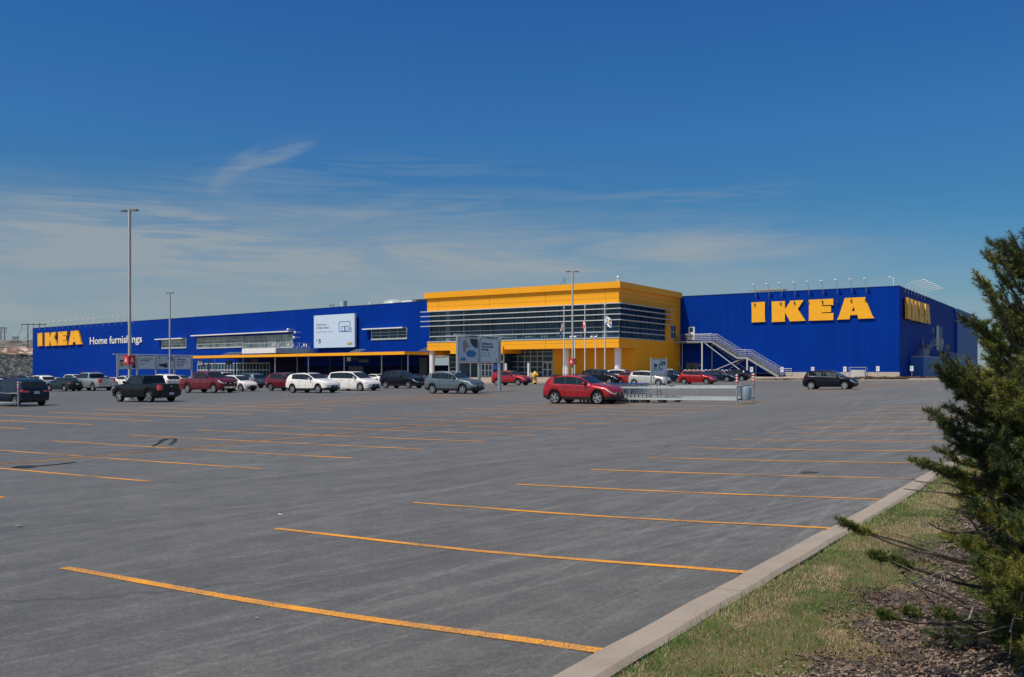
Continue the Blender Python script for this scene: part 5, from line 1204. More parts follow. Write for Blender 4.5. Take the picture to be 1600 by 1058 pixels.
def vehicle(kind, L, W, H, col, label, cat='car', rims='bright', group=None, gl=None, roofrack=False, grille=None, name=None, detail=2, roofcol=None, plate='w'):
    P = PROF[kind]; col = PAINT[col]; g0 = gl or glass
    t = tag(empty(name or {'suv': 'parked_suv', 'van': 'parked_minivan', 'hatch': 'hatchback_car', 'sedan': 'sedan_car', 'pickup': 'pickup_truck', 'capped': 'pickup_truck'}[kind], (0, 0, 0)), label, cat, group)
    r = P['r']; wc = [w*L for w in P['wc']]; ra = r+.055
    xs = set(round(L*f, 4) for f in [0, .008, .02, .04, .065, .09, .12, .15, .3, .45, .5, .6, .88, .91, .935, .955, .972, .986, .995, 1])
    for a, b in (P['wind'], P['back'], P['win']): xs |= {round(L*a, 4), round(L*b, 4)}
    for a, b in P['pil']: xs |= {round(L*a, 4), round(L*b, 4)}
    xs |= {round(L*f, 4) for f in P['seams']}; xs |= {round(L*p[0], 4) for p in P['top']}
    for w in wc:
        for k in range(11): xs.add(round(w-ra*math.cos(math.pi*k/10), 4))
    xs |= {round(L*k/40, 4) for k in range(41)}
    X = sorted(xs); Y = [X[0]]
    for x in X[1:]:
        if x-Y[-1] > .012: Y.append(x)
    X = Y; n = len(X)
    def hw(x):
        f = x/L; w = 1.0
        if f > .70: w -= .055*((f-.70)/.30)**2
        if f < .2: w -= .03*((.2-f)/.2)**2
        e = (L-x)/.34
        if e < 1: w *= .70+.30*math.sqrt(max(0, 1-(1-e)**2))
        e = x/.20
        if e < 1: w *= .82+.18*math.sqrt(max(0, 1-(1-e)**2))
        return w*W/2
    rows = []
    for x in X:
        f = x/L; zs = P['sill']; zs += .10*max(0, 1-x/(.12*L))+.06*max(0, 1-(L-x)/(.10*L))
        for w in wc:
            d = abs(x-w)
            if d <= ra+1e-4: zs = max(zs, r+math.sqrt(max(0, ra*ra-d*d))*1.0)
        arch = zs > P['sill']+.17
        zb = pl_(P['belt'], f)*H; zt = max(pl_(P['top'], f)*H, zb+.015); h = hw(x); g = zt-zb
        tt = min(1, max(0, (g-.10)/.25)); tt = tt*tt*(3-2*tt)
        y6 = (1-tt)*h*.88+tt*(h*.955-.27*g*.9); y7 = (1-tt)*h*.74+tt*(y6-.055); y8 = (1-tt)*h*.45+tt*y7*.6
        rr = [(h*.95, zs), (h*.985, zs+(.07 if arch else .15)), (h, zs+.5*(zb-zs)), (h*.988, zs+.82*(zb-zs)), (h*.955, zb),
              (h*.94, zb+min(.02, g*.15)), (y6, zb+g*(.60+.25*tt)), (y7, zb+g*(.86+.11*tt)), (y8, zt-.004), (0, zt)]
        if rr[1][1] > rr[2][1]-.02: rr[1] = (rr[1][0], rr[2][1]-.02)
        rows.append(rr)
    nr = 10; parts = {}
    def m_(k): return parts.setdefault(k, MB())
    inr = lambda v, ab: ab[0]*L-1e-3 <= v <= ab[1]*L+1e-3
    for s in (1, -1):
        for i in range(n-1):
            xm = (X[i]+X[i+1])/2; f = xm/L
            for k in range(nr-1):
                a, b, c, d = rows[i][k], rows[i+1][k], rows[i+1][k+1], rows[i][k+1]
                key = 'body'; g = pl_(P['top'], f)*H-pl_(P['belt'], f)*H
                if k == 5 and inr(xm, P['win']) and g > .10: key = ('window', s, sum(xm > p[1]*L for p in P['pil'])) if not any(inr(xm, p) for p in P['pil']) else ('pillar', s, sum(xm > p[1]*L for p in P['pil']))
                elif k >= 7 and inr(xm, P['wind']): key = 'windscreen'
                elif k >= 7 and inr(xm, P['back']): key = 'rear_window'
                elif k in (0, 1) and P['clad'] and k == 0: key = 'cladding'
                elif k == 3 and xm > L*.925: key = ('headlight', s)
                elif k in (2, 3) and xm < L*.04 and (k == 3 or kind in ('pickup', 'capped')): key = ('taillight', s)
                elif 1 <= k <= 3:
                    q = P['seams']
                    if q[0]*L < xm < q[1]*L and q[1]-q[0] > .04 or (q[1]*L <= xm < q[2]*L): key = ('door', s, 0)
                    elif q[2]*L < xm < q[3]*L: key = ('door', s, 1)
                elif kind == 'pickup' and k >= 7 and xm < .32*L: key = 'bed_cover'
                V = [(X[i], s*a[0], a[1]), (X[i+1], s*b[0], b[1]), (X[i+1], s*c[0], c[1]), (X[i], s*d[0], d[1])]
                m_(key).add(V, [(0, 3, 2, 1) if s > 0 else (0, 1, 2, 3)])
    for e, xe, sg in ((0, 0.0, -1), (n-1, L, 1)):                     # rear and front ends
        rr = rows[e]; bul = .045
        for k in range(0, nr-2):
            cols = [-1, -.62, -.25, .25, .62, 1] if sg > 0 or kind not in ('pickup', 'capped') else [-1, -.84, -.25, .25, .84, 1]
            for q in range(5):
                def pt(j, c): return (xe+sg*bul*(1-c*c), c*rr[j][0], rr[j][1])
                V = [pt(k, cols[q]), pt(k, cols[q+1]), pt(k+1, cols[q+1]), pt(k+1, cols[q])]
                key = 'body'
                if k >= 6: key = 'body'
                if k == 0: key = 'cladding' if P['clad'] else ('bumper' if sg < 0 else 'front_bumper')
                if sg > 0:
                    if k == 3 and q in (0, 4): key = ('headlight', 1 if q == 4 else -1)
                    if k in (2, 3) and q in (1, 2, 3): key = 'grille'
                    if k == 1 and q in (1, 2, 3): key = 'air_intake'
                else:
                    if k in (2, 3) and q in (0, 4) and (k == 3 or kind in ('pickup', 'capped')): key = ('taillight', 1 if q == 4 else -1)
                m_(key).add(V, [(0, 1, 2, 3) if sg > 0 else (3, 2, 1, 0)])
    def mk(key, name_, m, par=t, sm=42): return parts[key].build(name_, m, par, smooth=sm, fix=False) if key in parts else None
    def weld(key, name_, m, par=t, sm=42):
        if key not in parts: return None
        mb = parts[key]; me = bpy.data.meshes.new(name_); me.from_pydata(mb.v, [], mb.f); bm = bmesh.new(); bm.from_mesh(me)
        bmesh.ops.remove_doubles(bm, verts=bm.verts, dist=1e-4); bmesh.ops.dissolve_degenerate(bm, edges=bm.edges, dist=1e-5)
        for f in bm.faces: f.smooth = True
        for e in bm.edges: e.smooth = len(e.link_faces) == 2 and e.calc_face_angle(0) < R(sm)
        bm.to_mesh(me); bm.free(); me.materials.append(m); o = bpy.data.objects.new(name_, me); sc.collection.objects.link(o); o.parent = par; return o
    body = weld('body', 'body', col)
    for k in list(parts):
        if isinstance(k, tuple):
            nm = k[0]
            if nm == 'window': weld(k, 'window', g0)
            if nm == 'pillar': weld(k, 'pillar', black)
            if nm == 'door':
                d = weld(k, 'door', col); s = k[1]; q = P['seams']; xh = (q[1]+.012 if k[2] == 0 else q[2]+.012)*L+.05
                z = pl_(P['belt'], xh/L)*H-.13; y = hw(xh)
                mb = MB(); mb.box(xh, s*y*.99-.02, z-.018, xh+.17, s*y*.99+.02, z+.018); mb.build('handle', chrome if k[2] == 0 and col.name.endswith('white') else col, d)
                mb = MB(); xsm = q[2]*L if k[2] else q[1]*L
                if abs(xsm) > 0:
                    j = min(range(n), key=lambda i: abs(X[i]-xsm)); pts = [(X[j], s*(rows[j][a][0]+.004), rows[j][a][1]) for a in (1, 2, 3, 4)]; mb.tube(pts, .009, 4)
                    j = min(range(n), key=lambda i: abs(X[i]-q[3]*L)); pts = [(X[j], s*(rows[j][a][0]+.004), rows[j][a][1]) for a in (1, 2, 3, 4)]
                    if k[2]: mb.tube(pts, .009, 4)
                mb.build('seam', black, d)
            if nm == 'headlight': weld(k, 'headlight', head_lens)
            if nm == 'taillight': weld(k, 'taillight', red_lens)
    weld('windscreen', 'windscreen', g0); weld('rear_window', 'rear_window', g0)
    weld('cladding', 'cladding', black); weld('bumper', 'bumper', black if kind != 'pickup' or 'black' in col.name else chrome); weld('bed_cover', 'bed_cover', black); weld('front_bumper', 'bumper', black if kind != 'pickup' or 'black' in col.name else chrome)
    weld('grille', 'grille', grille or black); weld('air_intake', 'air_intake', black)
    # wiper cowl, underbody, mirrors, plates, badge, roof rails
    mb = MB(); hy_ = W/2-.27; zf = P['sill']+.02
    mb.box(.12, -hy_, zf-.05, L-.15, hy_, P['sill']+.30); mb.box(wc[0]+ra+.02, -W/2+.08, zf-.02, wc[1]-ra-.02, W/2-.08, zf+.1)
    for w in wc: mb.box(w-ra-.02, -hy_-.02, r*.7, w+ra+.02, hy_+.02, r+ra+.02)
    mb.build('underbody', black, t)
    zm = pl_(P['belt'], .70)*H; xm_ = (P['win'][1]-.045)*L
    for s in (1, -1):
        y = hw(xm_)*.955; mb = MB(); mb.lathe([(0, -.06), (.07, -.05), (.095, 0), (.08, .05), (0, .07)], (0, 0, 0), (1, 0, 0), 10)
        mb.v = [(xm_+.02+v[0], s*(y+.14)+v[1]*1.35, zm+.12+v[2]*.95) for v in mb.v]; mb.bar((xm_, s*y*.98, zm+.03), (xm_, s*(y+.09), zm+.08), .04)
        mb.build('mirror', black if kind in ('capped',) else col, t, smooth=50)
    mb = MB(); zp = (rows[0][1][1]+rows[0][4][1])/2+(.10 if kind in ('suv', 'hatch', 'van', 'sedan') else -.32); mb.box(-.075, -.17, zp-.08, -.05, .17, zp+.08); mb.build('number_plate', mat('plate_pale', (.45, .50, .56), .5), t)
    if roofrack or kind in ('suv',):
        for s in (1, -1):
            j0, j1 = [min(range(n), key=lambda i: abs(X[i]-f*L)) for f in (.15, .52)]
            mb = MB(); mb.tube([(X[j], s*(rows[j][7][0]-.01), rows[j][7][1]+(.05 if j not in (j0, j1) else -.01)) for j in range(j0, j1+1, 3)]+[(X[j1], s*(rows[j1][7][0]-.01), rows[j1][7][1]-.01)], .018, 5); mb.build('roof_rail', galv if roofrack else black, t)
    mb = MB(); q = rows[-1]; zz = (q[2][1]+q[4][1])/2; mb.lathe([(0, 0), (.055, .0), (.055, .012), (0, .014)], (L+.046, 0, zz), (1, 0, 0), 10)
    mb.box(-.056, -.06, rows[0][3][1]-.02, -.046, .06, rows[0][3][1]+.02); mb.build('badge', chrome, t)
    # wheels: tyre with a rim of its own
    rm = {'bright': rim_m, 'dark': rim_d}[rims]
    if ('w', r) not in _tc:
        mb = MB(); mb.lathe([(r*.62, -.105), (r*.70, -.115), (r*.93, -.11), (r*.99, -.085), (r, -.04), (r, .04), (r*.99, .085), (r*.93, .11), (r*.70, .115), (r*.62, .105)], (0, 0, 0), (0, 1, 0), 28)
        w0 = mb.build('wheel', tyre_m, None, smooth=40); bpy.data.objects.remove(w0.copy()) if False else None
        mb = MB(); ro = r*.70
        mb.lathe([(ro, .10), (ro, .118), (ro*.93, .112), (ro*.90, .05), (ro*.90, .02)], (0, 0, 0), (0, 1, 0), 28)
        for k in range(5 if kind in ('pickup', 'capped', 'suv') else 7):
            nS = 5 if kind in ('pickup', 'capped', 'suv') else 7; a = 2*math.pi*k/nS
            for da in (-.17, .17):
                c, s = math.cos(a+da), math.sin(a+da); c0, s0 = math.cos(a), math.sin(a)
                mb.bar((c0*.04, .10, s0*.04), (c*ro*.93, .098, s*ro*.93), ro*.13, .03, up=(0, 1, 0))
        mb.lathe([(0, .125), (.05, .12), (.06, .09)], (0, 0, 0), (0, 1, 0), 12)
        rb = mb.build('rim', rm, None, smooth=35)
        mb = MB(); mb.lathe([(0, .045), (ro*.9, .045)], (0, 0, 0), (0, 1, 0), 20); db = mb.build('brake_disc', rim_d, None)
        _tc[('w', r)] = (w0.data, rb.data, db.data)
        for o in (w0, rb, db): bpy.data.objects.remove(o)
    wd, rd, bd = _tc[('w', r)]
    for x in wc:
        for s in (1, -1):
            w = bpy.data.objects.new('wheel', wd); sc.collection.objects.link(w); w.parent = t; w.location = (x, s*(W/2-.145), r); w.rotation_euler = (0, random.uniform(0, 1.2), 0 if s > 0 else math.pi)
            for nm, dd in (('rim', rd), ('brake_disc', bd)):
                rr_ = bpy.data.objects.new(nm, dd); sc.collection.objects.link(rr_); rr_.parent = w
                if nm == 'rim' and rims == 'dark': rr_.data = dd.copy(); rr_.data.materials[0] = rim_d
    if gl:
        for x in (.46*L, .27*L):
            for s in (-.36, .36):
                mb = MB(); mb.box(x-.25, s-.24, .35, x+.22, s+.24, .55*H*.62+.1); mb.obox((x-.30, s-.23, .5), (.12, 0, 0), (0, .46, 0), (-.10, 0, .62)); mb.obox((x-.42, s-.12, 1.13), (.09, 0, 0), (0, .24, 0), (-.02, 0, .17)); mb.build('seat', mat('seat_fabric', (.03, .03, .032), .8), t)
        mb = MB(); mb.box(L*.12, -W*.36, .30, L*.72, W*.36, .5); mb.box(L*.62, -W*.4, .5, L*.74, W*.4, .88); mb.build('interior', black, t)
    VEH.append((t, L, W, H)); return t
def place(v, heading, pxL, pxR, yaw=0.0, dd=0.0):
    """stand the vehicle on the lot where its length and width span pxL..pxR"""
    t, L, W, H = VEH[-1]; a = (0 if heading > 0 else math.pi)+R(yaw)
    F = Vector((math.cos(a), math.sin(a), 0)); Sd = Vector((-F.y, F.x, 0))
    def span(x, d):
        c = EYE+ray(x)*d; pr = []
        for l, w in ((-L/2, -W*.41), (-L/2, W*.41), (L/2, -W*.35), (L/2, W*.35), (-L*.47, -W/2), (L*.42, -W/2), (-L*.47, W/2), (L*.42, W/2)):
            p = c+F*l+Sd*w; e = Vector((p.x, p.y, 0)); pr.append(800+FP*e.dot(RT)/e.dot(FW))
        return min(pr), max(pr)
    x, d = (pxL+pxR)/2, 70.0
    for _ in range(60):
        a0, b0 = span(x, d); d *= ((b0-a0)/(pxR-pxL))**.9; x += (pxL+pxR-a0-b0)/2*.9
    d += dd; c = EYE+ray(x)*d; o = c-F*L/2; r_ = [onG(*(o+F*f*L+Sd*s*W*.4).xy).z for f in (.2, .8) for s in (-1, 1)]
    pitch = math.atan2((r_[2]+r_[3]-r_[0]-r_[1])/2, L*.6); zm = sum(r_)/4
    roll = math.atan2((r_[1]+r_[3]-r_[0]-r_[2])/2, W*.8)
    t.location = (o.x, o.y, zm-math.tan(pitch)*L*.5); t.rotation_euler = (roll, -pitch, a)
    q = c+Sd*(-W/2 if heading > 0 else W/2); dq = (q-EYE).dot(FW)
    print('VEH %-22s px %.0f-%.0f d=%.1f ybase=%.1f ytop=%.1f' % (t.name, pxL, pxR, d, HY-(zm-CZ)*FP/dq, HY-(zm+H-CZ)*FP/dq))
    return t
V = vehicle
place(V('suv', 4.38, 1.84, 1.60, 'red', 'red compact crossover with black cladding alone in the foreground', 'suv', name='red_crossover'), 1, 849, 976)
place(V('hatch', 4.0, 1.74, 1.52, 'black', 'black hatchback with clear windows driving alone on the right', 'car', gl=clear), 1, 1254, 1342)
place(V('pickup', 5.4, 1.89, 1.82, 'black', 'black pickup standing with its tail towards us beside the tallest lamp post', 'pickup truck'), -1, 177.5, 284)
place(V('pickup', 5.8, 2.02, 1.96, 'maroon', 'dark red crew cab pickup with chrome wheels facing right', 'pickup truck', grille=black), 1, 281, 369.5)
place(V('hatch', 3.95, 1.72, 1.53, 'white', 'small white hatchback right of the dark red pickup', 'car'), 1, 337, 404.5, yaw=3, dd=5.5)
place(V('suv', 4.5, 1.85, 1.66, 'grey', 'grey suv with its tail towards the dark red suv', 'suv'), -1, 357, 416)
place(V('suv', 4.5, 1.84, 1.70, 'maroon', 'dark red suv between the small white hatchback and the white suv', 'suv'), 1, 411, 488, dd=7)
place(V('suv', 4.9, 1.88, 1.70, 'white', 'white three row suv left of the white minivan', 'suv'), 1, 446.5, 531)
place(V('van', 5.15, 2.0, 1.76, 'white', 'white minivan with dark windows in the middle of the row', 'minivan'), 1, 511, 595)
place(V('suv', 4.75, 1.88, 1.76, 'black', 'black boxy suv right of the white minivan', 'suv'), 1, 593, 665)
place(V('suv', 4.75, 1.9, 1.70, 'grey', 'blue grey suv standing behind the tall twin panel board', 'suv', roofrack=True), 1, 663.5, 757)
place(V('suv', 4.54, 1.84, 1.67, 'red', 'small bright red suv parked in front of the glass entrance', 'suv'), 1, 768, 831)
place(V('suv', 4.7, 1.88, 1.75, 'black', 'black suv parked behind the foreground red crossover', 'suv'), 1, 907, 973)
place(V('suv', 4.7, 1.88, 1.72, 'white', 'white suv half hidden between the black suv and pale hatchback', 'suv'), 1, 943, 1008)
place(V('sedan', 4.6, 1.8, 1.47, 'red', 'red car glimpsed behind the pale hatchback roof', 'car'), 1, 958, 1024)
place(V('hatch', 4.3, 1.78, 1.58, 'champagne', 'pale silver hatchback behind the shopping carts', 'car'), 1, 981.5, 1049)
place(V('suv', 4.35, 1.8, 1.62, 'navy', 'dark blue grey suv right behind the cart return board', 'suv', roofrack=True), 1, 1018, 1078)
place(V('hatch', 4.05, 1.70, 1.52, 'red', 'small red hatchback left of the dark sedan', 'car'), 1, 1060, 1121)
place(V('sedan', 4.65, 1.8, 1.48, 'navy', 'dark blue sedan right of the small red hatchback', 'car'), 1, 1091, 1153)
place(V('hatch', 4.3, 1.78, 1.52, 'black', 'black hatchback with a lit red tail lamp under the fire stair', 'car'), -1, 1120, 1173.5)
# left-hand group, tails towards us
place(V('suv', 4.6, 1.88, 1.76, 'navy', 'dark navy suv seen from behind at the left edge', 'suv'), -1, -22, 78)
place(V('sedan', 4.65, 1.82, 1.47, 'teal', 'dark green sedan left of the silver pickup', 'car'), -1, 72, 132)
place(V('pickup', 5.9, 2.05, 1.97, 'silver', 'silver crew cab pickup seen from its tailgate', 'pickup truck'), -1, 108, 181)
place(V('suv', 4.6, 1.86, 1.68, 'white', 'white suv mostly hidden by the black pickup', 'suv'), -1, 222, 284, dd=2)
place(V('sedan', 4.65, 1.82, 1.47, 'white', 'white sedan roof showing left of the black pickup', 'car'), 1, 176, 226)
place(V('suv', 4.6, 1.85, 1.66, 'white', 'white suv partly hidden left of the dark green sedan', 'suv'), -1, 36, 88)
place(V('hatch', 4.3, 1.8, 1.55, 'white', 'white hatchback cut off at the left edge', 'car'), 1, -42, 23)
place(V('suv', 4.7, 1.88, 1.70, 'maroon', 'dark red suv far off before the rubble bank', 'suv'), 1, 11, 50)
place(V('sedan', 4.65, 1.82, 1.46, 'silver', 'silver sedan behind the dark navy suv', 'car'), 1, 30, 68)
place(V('sedan', 4.65, 1.82, 1.46, 'navy', 'dark car low at the left edge behind the white hatchback', 'car'), 1, -20, 19)
place(V('van', 5.1, 1.98, 1.80, 'white', 'white van far behind the dark green sedan', 'van'), 1, 98, 136)
place(V('sedan', 4.7, 1.84, 1.47, 'white', 'white car far behind the silver pickup', 'car'), -1, 140, 176)
place(V('sedan', 4.6, 1.8, 1.47, 'white', 'white car roof showing between the two pickups', 'car'), 1, 262, 304)
place(V('van', 5.0, 1.95, 1.90, 'champagne', 'beige van far behind the dark red pickup', 'van'), -1, 316, 363)
place(V('sedan', 4.6, 1.8, 1.47, 'white', 'white car glimpsed behind the nose of the white minivan', 'car'), -1, 563, 606)
place(V('sedan', 4.6, 1.8, 1.47, 'navy', 'dark car glimpsed between the black suv and blue grey suv', 'car'), 1, 632, 676)
place(V('sedan', 4.6, 1.8, 1.47, 'navy', 'dark blue car roof behind the black pickup', 'car'), -1, 226, 268, dd=8)
place(V('suv', 4.6, 1.84, 1.70, 'white', 'white suv roof far behind the black pickup', 'suv'), 1, 240, 276)
place(V('sedan', 4.6, 1.8, 1.47, 'maroon', 'dark red car glimpsed behind the white three row suv', 'car'), 1, 487, 528)
# ================================================================== the spruce at the right edge
SD = 5.15
tb = EYE+ray(1592)*SD; tz = VZ(tb.x, tb.y); TB = Vector((tb.x, tb.y, tz)); TT = at(1618, 338, 5.25)
spruce = tag(empty('spruce_tree', tuple(TB)), 'young spruce with ragged branches growing from the mulch at the right edge', 'tree')
def trunk_at(y): # point of the trunk at the height seen at pixel row y
    z = CZ+(HY-y)/FP*SD; f = (z-TB.z)/(TT.z-TB.z); return TB+(TT-TB)*f
mb = MB(); tr = []
for k in range(13): f = k/12; tr.append(TB+(TT-TB)*f+Vector((.025*math.sin(f*7), .02*math.cos(f*9), 0)))
mb.tube(tr, [.062*(1-k/12)**.8+.006 for k in range(13)], 10); mb.build('trunk', bark, spruce, world=True, smooth=60)
WOOD, DEAD = MB(), MB(); SEG = []; BUD = []
def rv(s=1.0): return Vector((random.gauss(0, s), random.gauss(0, s), random.gauss(0, s)))
def curve(a, b, sag, n=8, wob=.012):
    L_ = (b-a).length; o = []; w = rv(wob); w2 = rv(wob)
    for k in range(n+1):
        f = k/n; o.append(a+(b-a)*f+Vector((0, 0, -sag*L_*4*f*(1-f)))+w*math.sin(f*5)*L_+w2*math.sin(f*11)*L_*.6)
    return o
def shoot(p, d, L_, r=.0022):
    q = p+d*L_; mid = (p+q)/2+rv(.006)+Vector((0, 0, -.004)); WOOD.tube([p, mid, q], [r, r*.8, r*.5], 3, cap=False); SEG.append((p, mid)); SEG.append((mid, q)); BUD.append((q, d))
def bough(a, b, sag=.10, r=.011, start=.35, dens=1.0, spread=.17, up=.25):
    P = curve(a, b, sag); n = len(P)-1; WOOD.tube(P, [r*(1-.8*k/n)+.0015 for k in range(n+1)], 5)
    L_ = (b-a).length; N_ = int(L_*25*dens)
    for k in range(N_):
        f = start+(1-start)*(k+random.random())/N_; i = min(n-1, int(f*n)); p = P[i]+(P[i+1]-P[i])*(f*n-i); d = (P[i+1]-P[i]).normalized()
        s = d.cross(Vector((0, 0, 1))).normalized()*(1 if k % 2 else -1)
        if random.random() < .35: s = s*.3+Vector((0, 0, 1 if random.random() < .7 else -1))
        dr = (d*.95+s*random.uniform(.5, 1.0)+Vector((0, 0, up*random.uniform(-.5, 1.2)))).normalized()
        l = spread*random.uniform(.45, 1.1)*(1.15-f*.65)
        shoot(p, dr, l)
        if l > .08:
            for g in (.35, .6): 
                if random.random() < .8: shoot(p+dr*l*g, (dr+s*random.uniform(-.8, .8)+rv(.25)).normalized(), l*.5, .0016)
    for i in range(int(start*n), n): SEG.append((P[i], P[i+1]))
    shoot(P[-1], (P[-1]-P[-2]).normalized(), .05); 
# boughs whose tips can be told apart: (tip x, tip y, tip distance, row where it leaves the trunk, sag, length of needles, start)
for x, y, d, yr, sg, st_, sp in [(1523, 430, 5.0, 520, .12, .15, .11), (1541, 452, 5.3, 545, .10, .25, .10), (1524, 436, 5.0, 500, .02, .45, .08), (1566, 384, 5.2, 455, .03, .1, .11), (1578, 372, 5.1, 440, .0, .1, .10), (1556, 402, 5.1, 470, .05, .15, .10), (1597, 368, 5.3, 430, 0, .1, .10),
        (1542, 396, 5.2, 500, .05, .4, .09), (1548, 480, 5.2, 560, .08, .2, .11), (1560, 450, 5.4, 530, .05, .1, .12), (1540, 462, 4.9, 560, .06, .25, .12),
        (1502, 496, 4.75, 625, -.08, .35, .15), (1518, 508, 4.9, 640, -.03, .3, .14), (1536, 512, 5.3, 600, 0, .3, .10), (1530, 540, 4.8, 650, -.02, .3, .13), (1575, 520, 5.3, 600, .0, .2, .10),
        (1480, 560, 4.8, 665, .04, .3, .16), (1474, 572, 4.6, 690, 0, .4, .15), (1452, 578, 4.6, 640, .10, .72, .11), (1462, 592, 4.75, 660, .06, .62, .13), (1500, 570, 5.1, 660, .05, .2, .17), (1490, 604, 5.1, 690, .0, .3, .16),
        (1478, 615, 4.9, 690, .0, .35, .14), (1468, 640, 4.8, 700, .0, .5, .12), (1440, 653, 4.6, 735, -.04, .35, .15), (1458, 668, 4.8, 745, .0, .3, .16), (1470, 690, 4.9, 755, .0, .3, .16), (1520, 640, 5.2, 720, 0, .2, .2), (1500, 700, 4.9, 770, .03, .2, .2),
        (1417, 716, 4.55, 760, .03, .55, .09), (1436, 728, 4.6, 790, -.02, .55, .10), (1465, 735, 4.8, 790, .0, .4, .15), (1450, 705, 5.1, 760, 0, .5, .12), (1530, 740, 5.0, 800, .0, .2, .2), (1490, 765, 4.8, 830, 0, .45, .15), (1545, 690, 4.6, 780, .03, .2, .2), (1560, 600, 4.6, 700, .02, .1, .2),
        (1330, 814, 4.7, 905, .03, .90, .07), (1335, 822, 4.75, 900, .02, .93, .06), (1368, 866, 4.5, 930, .02, .85, .09), (1394, 878, 4.5, 920, .03, .8, .10), (1381, 958, 4.3, 975, .02, .86, .08), (1410, 962, 4.35, 980, .02, .8, .09), (1462, 955, 4.4, 985, .03, .75, .09), (1500, 850, 4.6, 880, .04, .5, .15),
        (1520, 880, 4.3, 900, .04, .35, .16), (1545, 930, 4.1, 930, .04, .35, .15), (1590, 900, 4.0, 880, .05, .4, .14), (1585, 830, 4.2, 800, .05, .3, .15), (1600, 740, 4.2, 730, .05, .3, .15), (1580, 640, 4.3, 640, .05, .3, .15), (1610, 560, 4.4, 560, .0, .3, .13), (1500, 790, 4.5, 840, .0, .5, .12)]:
    bough(trunk_at(yr), at(x+(14 if 560 < y < 800 else 5 if x > 1420 else 0), y, d), sg, .011, min(.92, st_+.08), 1.55, sp*.95)
# the rest of the crown all round the trunk, longer low down
for k in range(170):
    f = random.random()**.8; y = 1000-600*f; a = random.uniform(0, 2*math.pi); L_ = (.95-.72*f)*random.uniform(.55, 1.0)
    d = Vector((math.cos(a), math.sin(a), .05+.45*f-.12*(1-f)))
    if d.dot(-RT) > .15 and f < .95: L_ *= .5
    if d.dot(-FW) > .4 and f < .8: L_ *= .75
    p = trunk_at(y); bough(p, p+d*L_, .04, .009, .12+.2*(1-f), 1.4, .17)
for x, y, d in [(1562, 965, 4.5), (1598, 1010, 4.2), (1608, 950, 4.2), (1545, 905, 4.2), (1612, 880, 4.0), (1570, 870, 4.2), (1592, 800, 4.2), (1605, 690, 4.3), (1568, 720, 4.5), (1552, 800, 4.5), (1530, 845, 4.5), (1620, 1000, 4.0), (1556, 640, 4.6), (1590, 590, 4.5)]:
    bough(trunk_at(min(990, y+10)), at(x, y, d), .05, .010, .15, 1.5, .17)
# bare, dead lower branches
def dead(x0, y0, d0, x1, y1, d1, r=.006, n=5):
    a, b = at(x0, y0, d0), at(x1, y1, d1); P = curve(a, b, random.uniform(-.04, .05), 7, .03); DEAD.tube(P, [r*(1-.75*k/7)+.0012 for k in range(8)], 5)
    for k in range(n):
        i = random.randint(2, 6); d = (P[i+1 if i < 7 else 7]-P[i-1]).normalized(); s = rv(1).normalized(); DEAD.tube([P[i], P[i]+(d+s*.6)*.05, P[i]+(d+s*.8+Vector((0, 0, -.2)))*.12], [.0022, .0018, .001], 3)
for q in ((1570, 800, 5.0, 1412, 758, 4.7), (1560, 860, 5, 1462, 815, 4.7), (1575, 870, 5, 1408, 838, 4.6), (1570, 905, 5, 1425, 905, 4.4), (1530, 960, 4.8, 1400, 890, 4.5), (1520, 950, 4.7, 1432, 935, 4.4), (1560, 985, 4.8, 1440, 988, 4.3), (1510, 940, 4.6, 1440, 905, 4.4), (1575, 890, 5, 1500, 800, 4.6), (1585, 850, 4.9, 1535, 770, 4.6), (1590, 880, 4.8, 1535, 845, 4.3),
          (1590, 930, 4.8, 1480, 890, 4.5), (1600, 820, 5, 1470, 790, 4.9), (1600, 900, 4.6, 1580, 990, 4.1), (1585, 780, 5, 1440, 745, 4.8), (1580, 920, 5.2, 1450, 860, 5.3), (1575, 880, 5.2, 1420, 800, 5.4)): dead(*q)
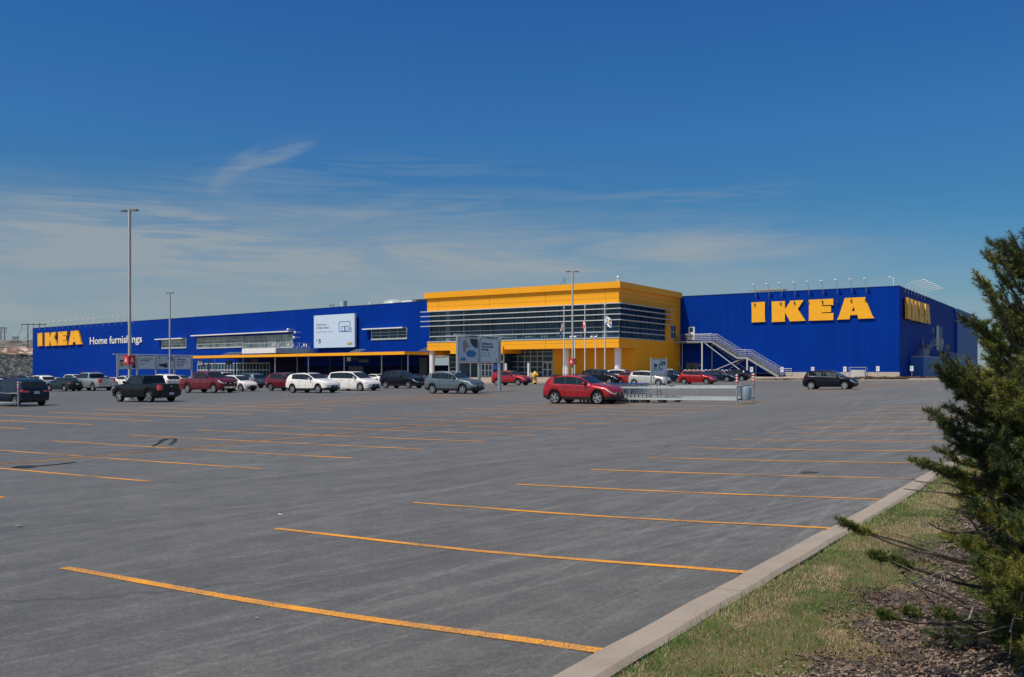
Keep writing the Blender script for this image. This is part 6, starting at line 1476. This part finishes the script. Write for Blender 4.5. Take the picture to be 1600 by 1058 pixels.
for k in range(26):
    y = random.uniform(760, 930); a = random.uniform(0, 6.3); p = trunk_at(y); q = p+Vector((math.cos(a), math.sin(a), random.uniform(-.25, .1)))*random.uniform(.25, .6); P = curve(p, q, .03, 5, .03); DEAD.tube(P, [.004, .0035, .003, .0025, .002, .001], 4)
WOOD.build('limbs', bark, spruce, world=True); DEAD.build('dead_branches', mat('dead_wood', rough=.95, spec=.1, fn=f_blade((.10, .08, .065), (.20, .165, .14), (.33, .29, .25))), spruce, world=True)
def needles(name, SEG, per_m, L_, w, m):
    A = np.array([s[0][:] for s in SEG]); Bq = np.array([s[1][:] for s in SEG]); D = Bq-A; ln = np.linalg.norm(D, axis=1); D /= np.maximum(ln, 1e-6)[:, None]
    cnt = np.maximum(1, (ln*per_m).astype(int)); idx = np.repeat(np.arange(len(SEG)), cnt); n = len(idx); f = rng.random(n)[:, None]; p = A[idx]+D[idx]*f*ln[idx][:, None]
    r = rng.normal(size=(n, 3)); r[:, 2] += .25; d = D[idx]; r -= (r*d).sum(1)[:, None]*d; r /= np.maximum(np.linalg.norm(r, axis=1), 1e-6)[:, None]
    dr = r*rng.uniform(.7, 1.0, n)[:, None]+d*rng.uniform(.35, .9, n)[:, None]; dr /= np.linalg.norm(dr, axis=1)[:, None]
    s = np.cross(dr, rng.normal(size=(n, 3))); s /= np.maximum(np.linalg.norm(s, axis=1), 1e-6)[:, None]; l = L_*rng.uniform(.7, 1.2, n)[:, None]
    P = np.stack([p-s*w/2, p+s*w/2, p+dr*l], 1)-np.array(spruce.location[:]); me = bpy.data.meshes.new(name)
    me.vertices.add(n*3); me.vertices.foreach_set('co', P.reshape(-1)); me.loops.add(n*3); me.loops.foreach_set('vertex_index', np.arange(n*3)); me.polygons.add(n)
    me.polygons.foreach_set('loop_start', np.arange(0, n*3, 3)); me.polygons.foreach_set('loop_total', np.full(n, 3)); me.update(calc_edges=True); me.materials.append(m)
    o = bpy.data.objects.new(name, me); sc.collection.objects.link(o); o.parent = spruce; o.location = (0, 0, 0); print('NEEDLES', n, len(SEG)); return o
needles('crown', SEG, 820, .029, .0030, needle_m)
mb = MB()
for q, d in BUD[::3]: mb.tube([q, q+d*.006, q+d*.011], [.0022, .003, .0008], 4)
mb.build('buds', tip_m, spruce, world=True)
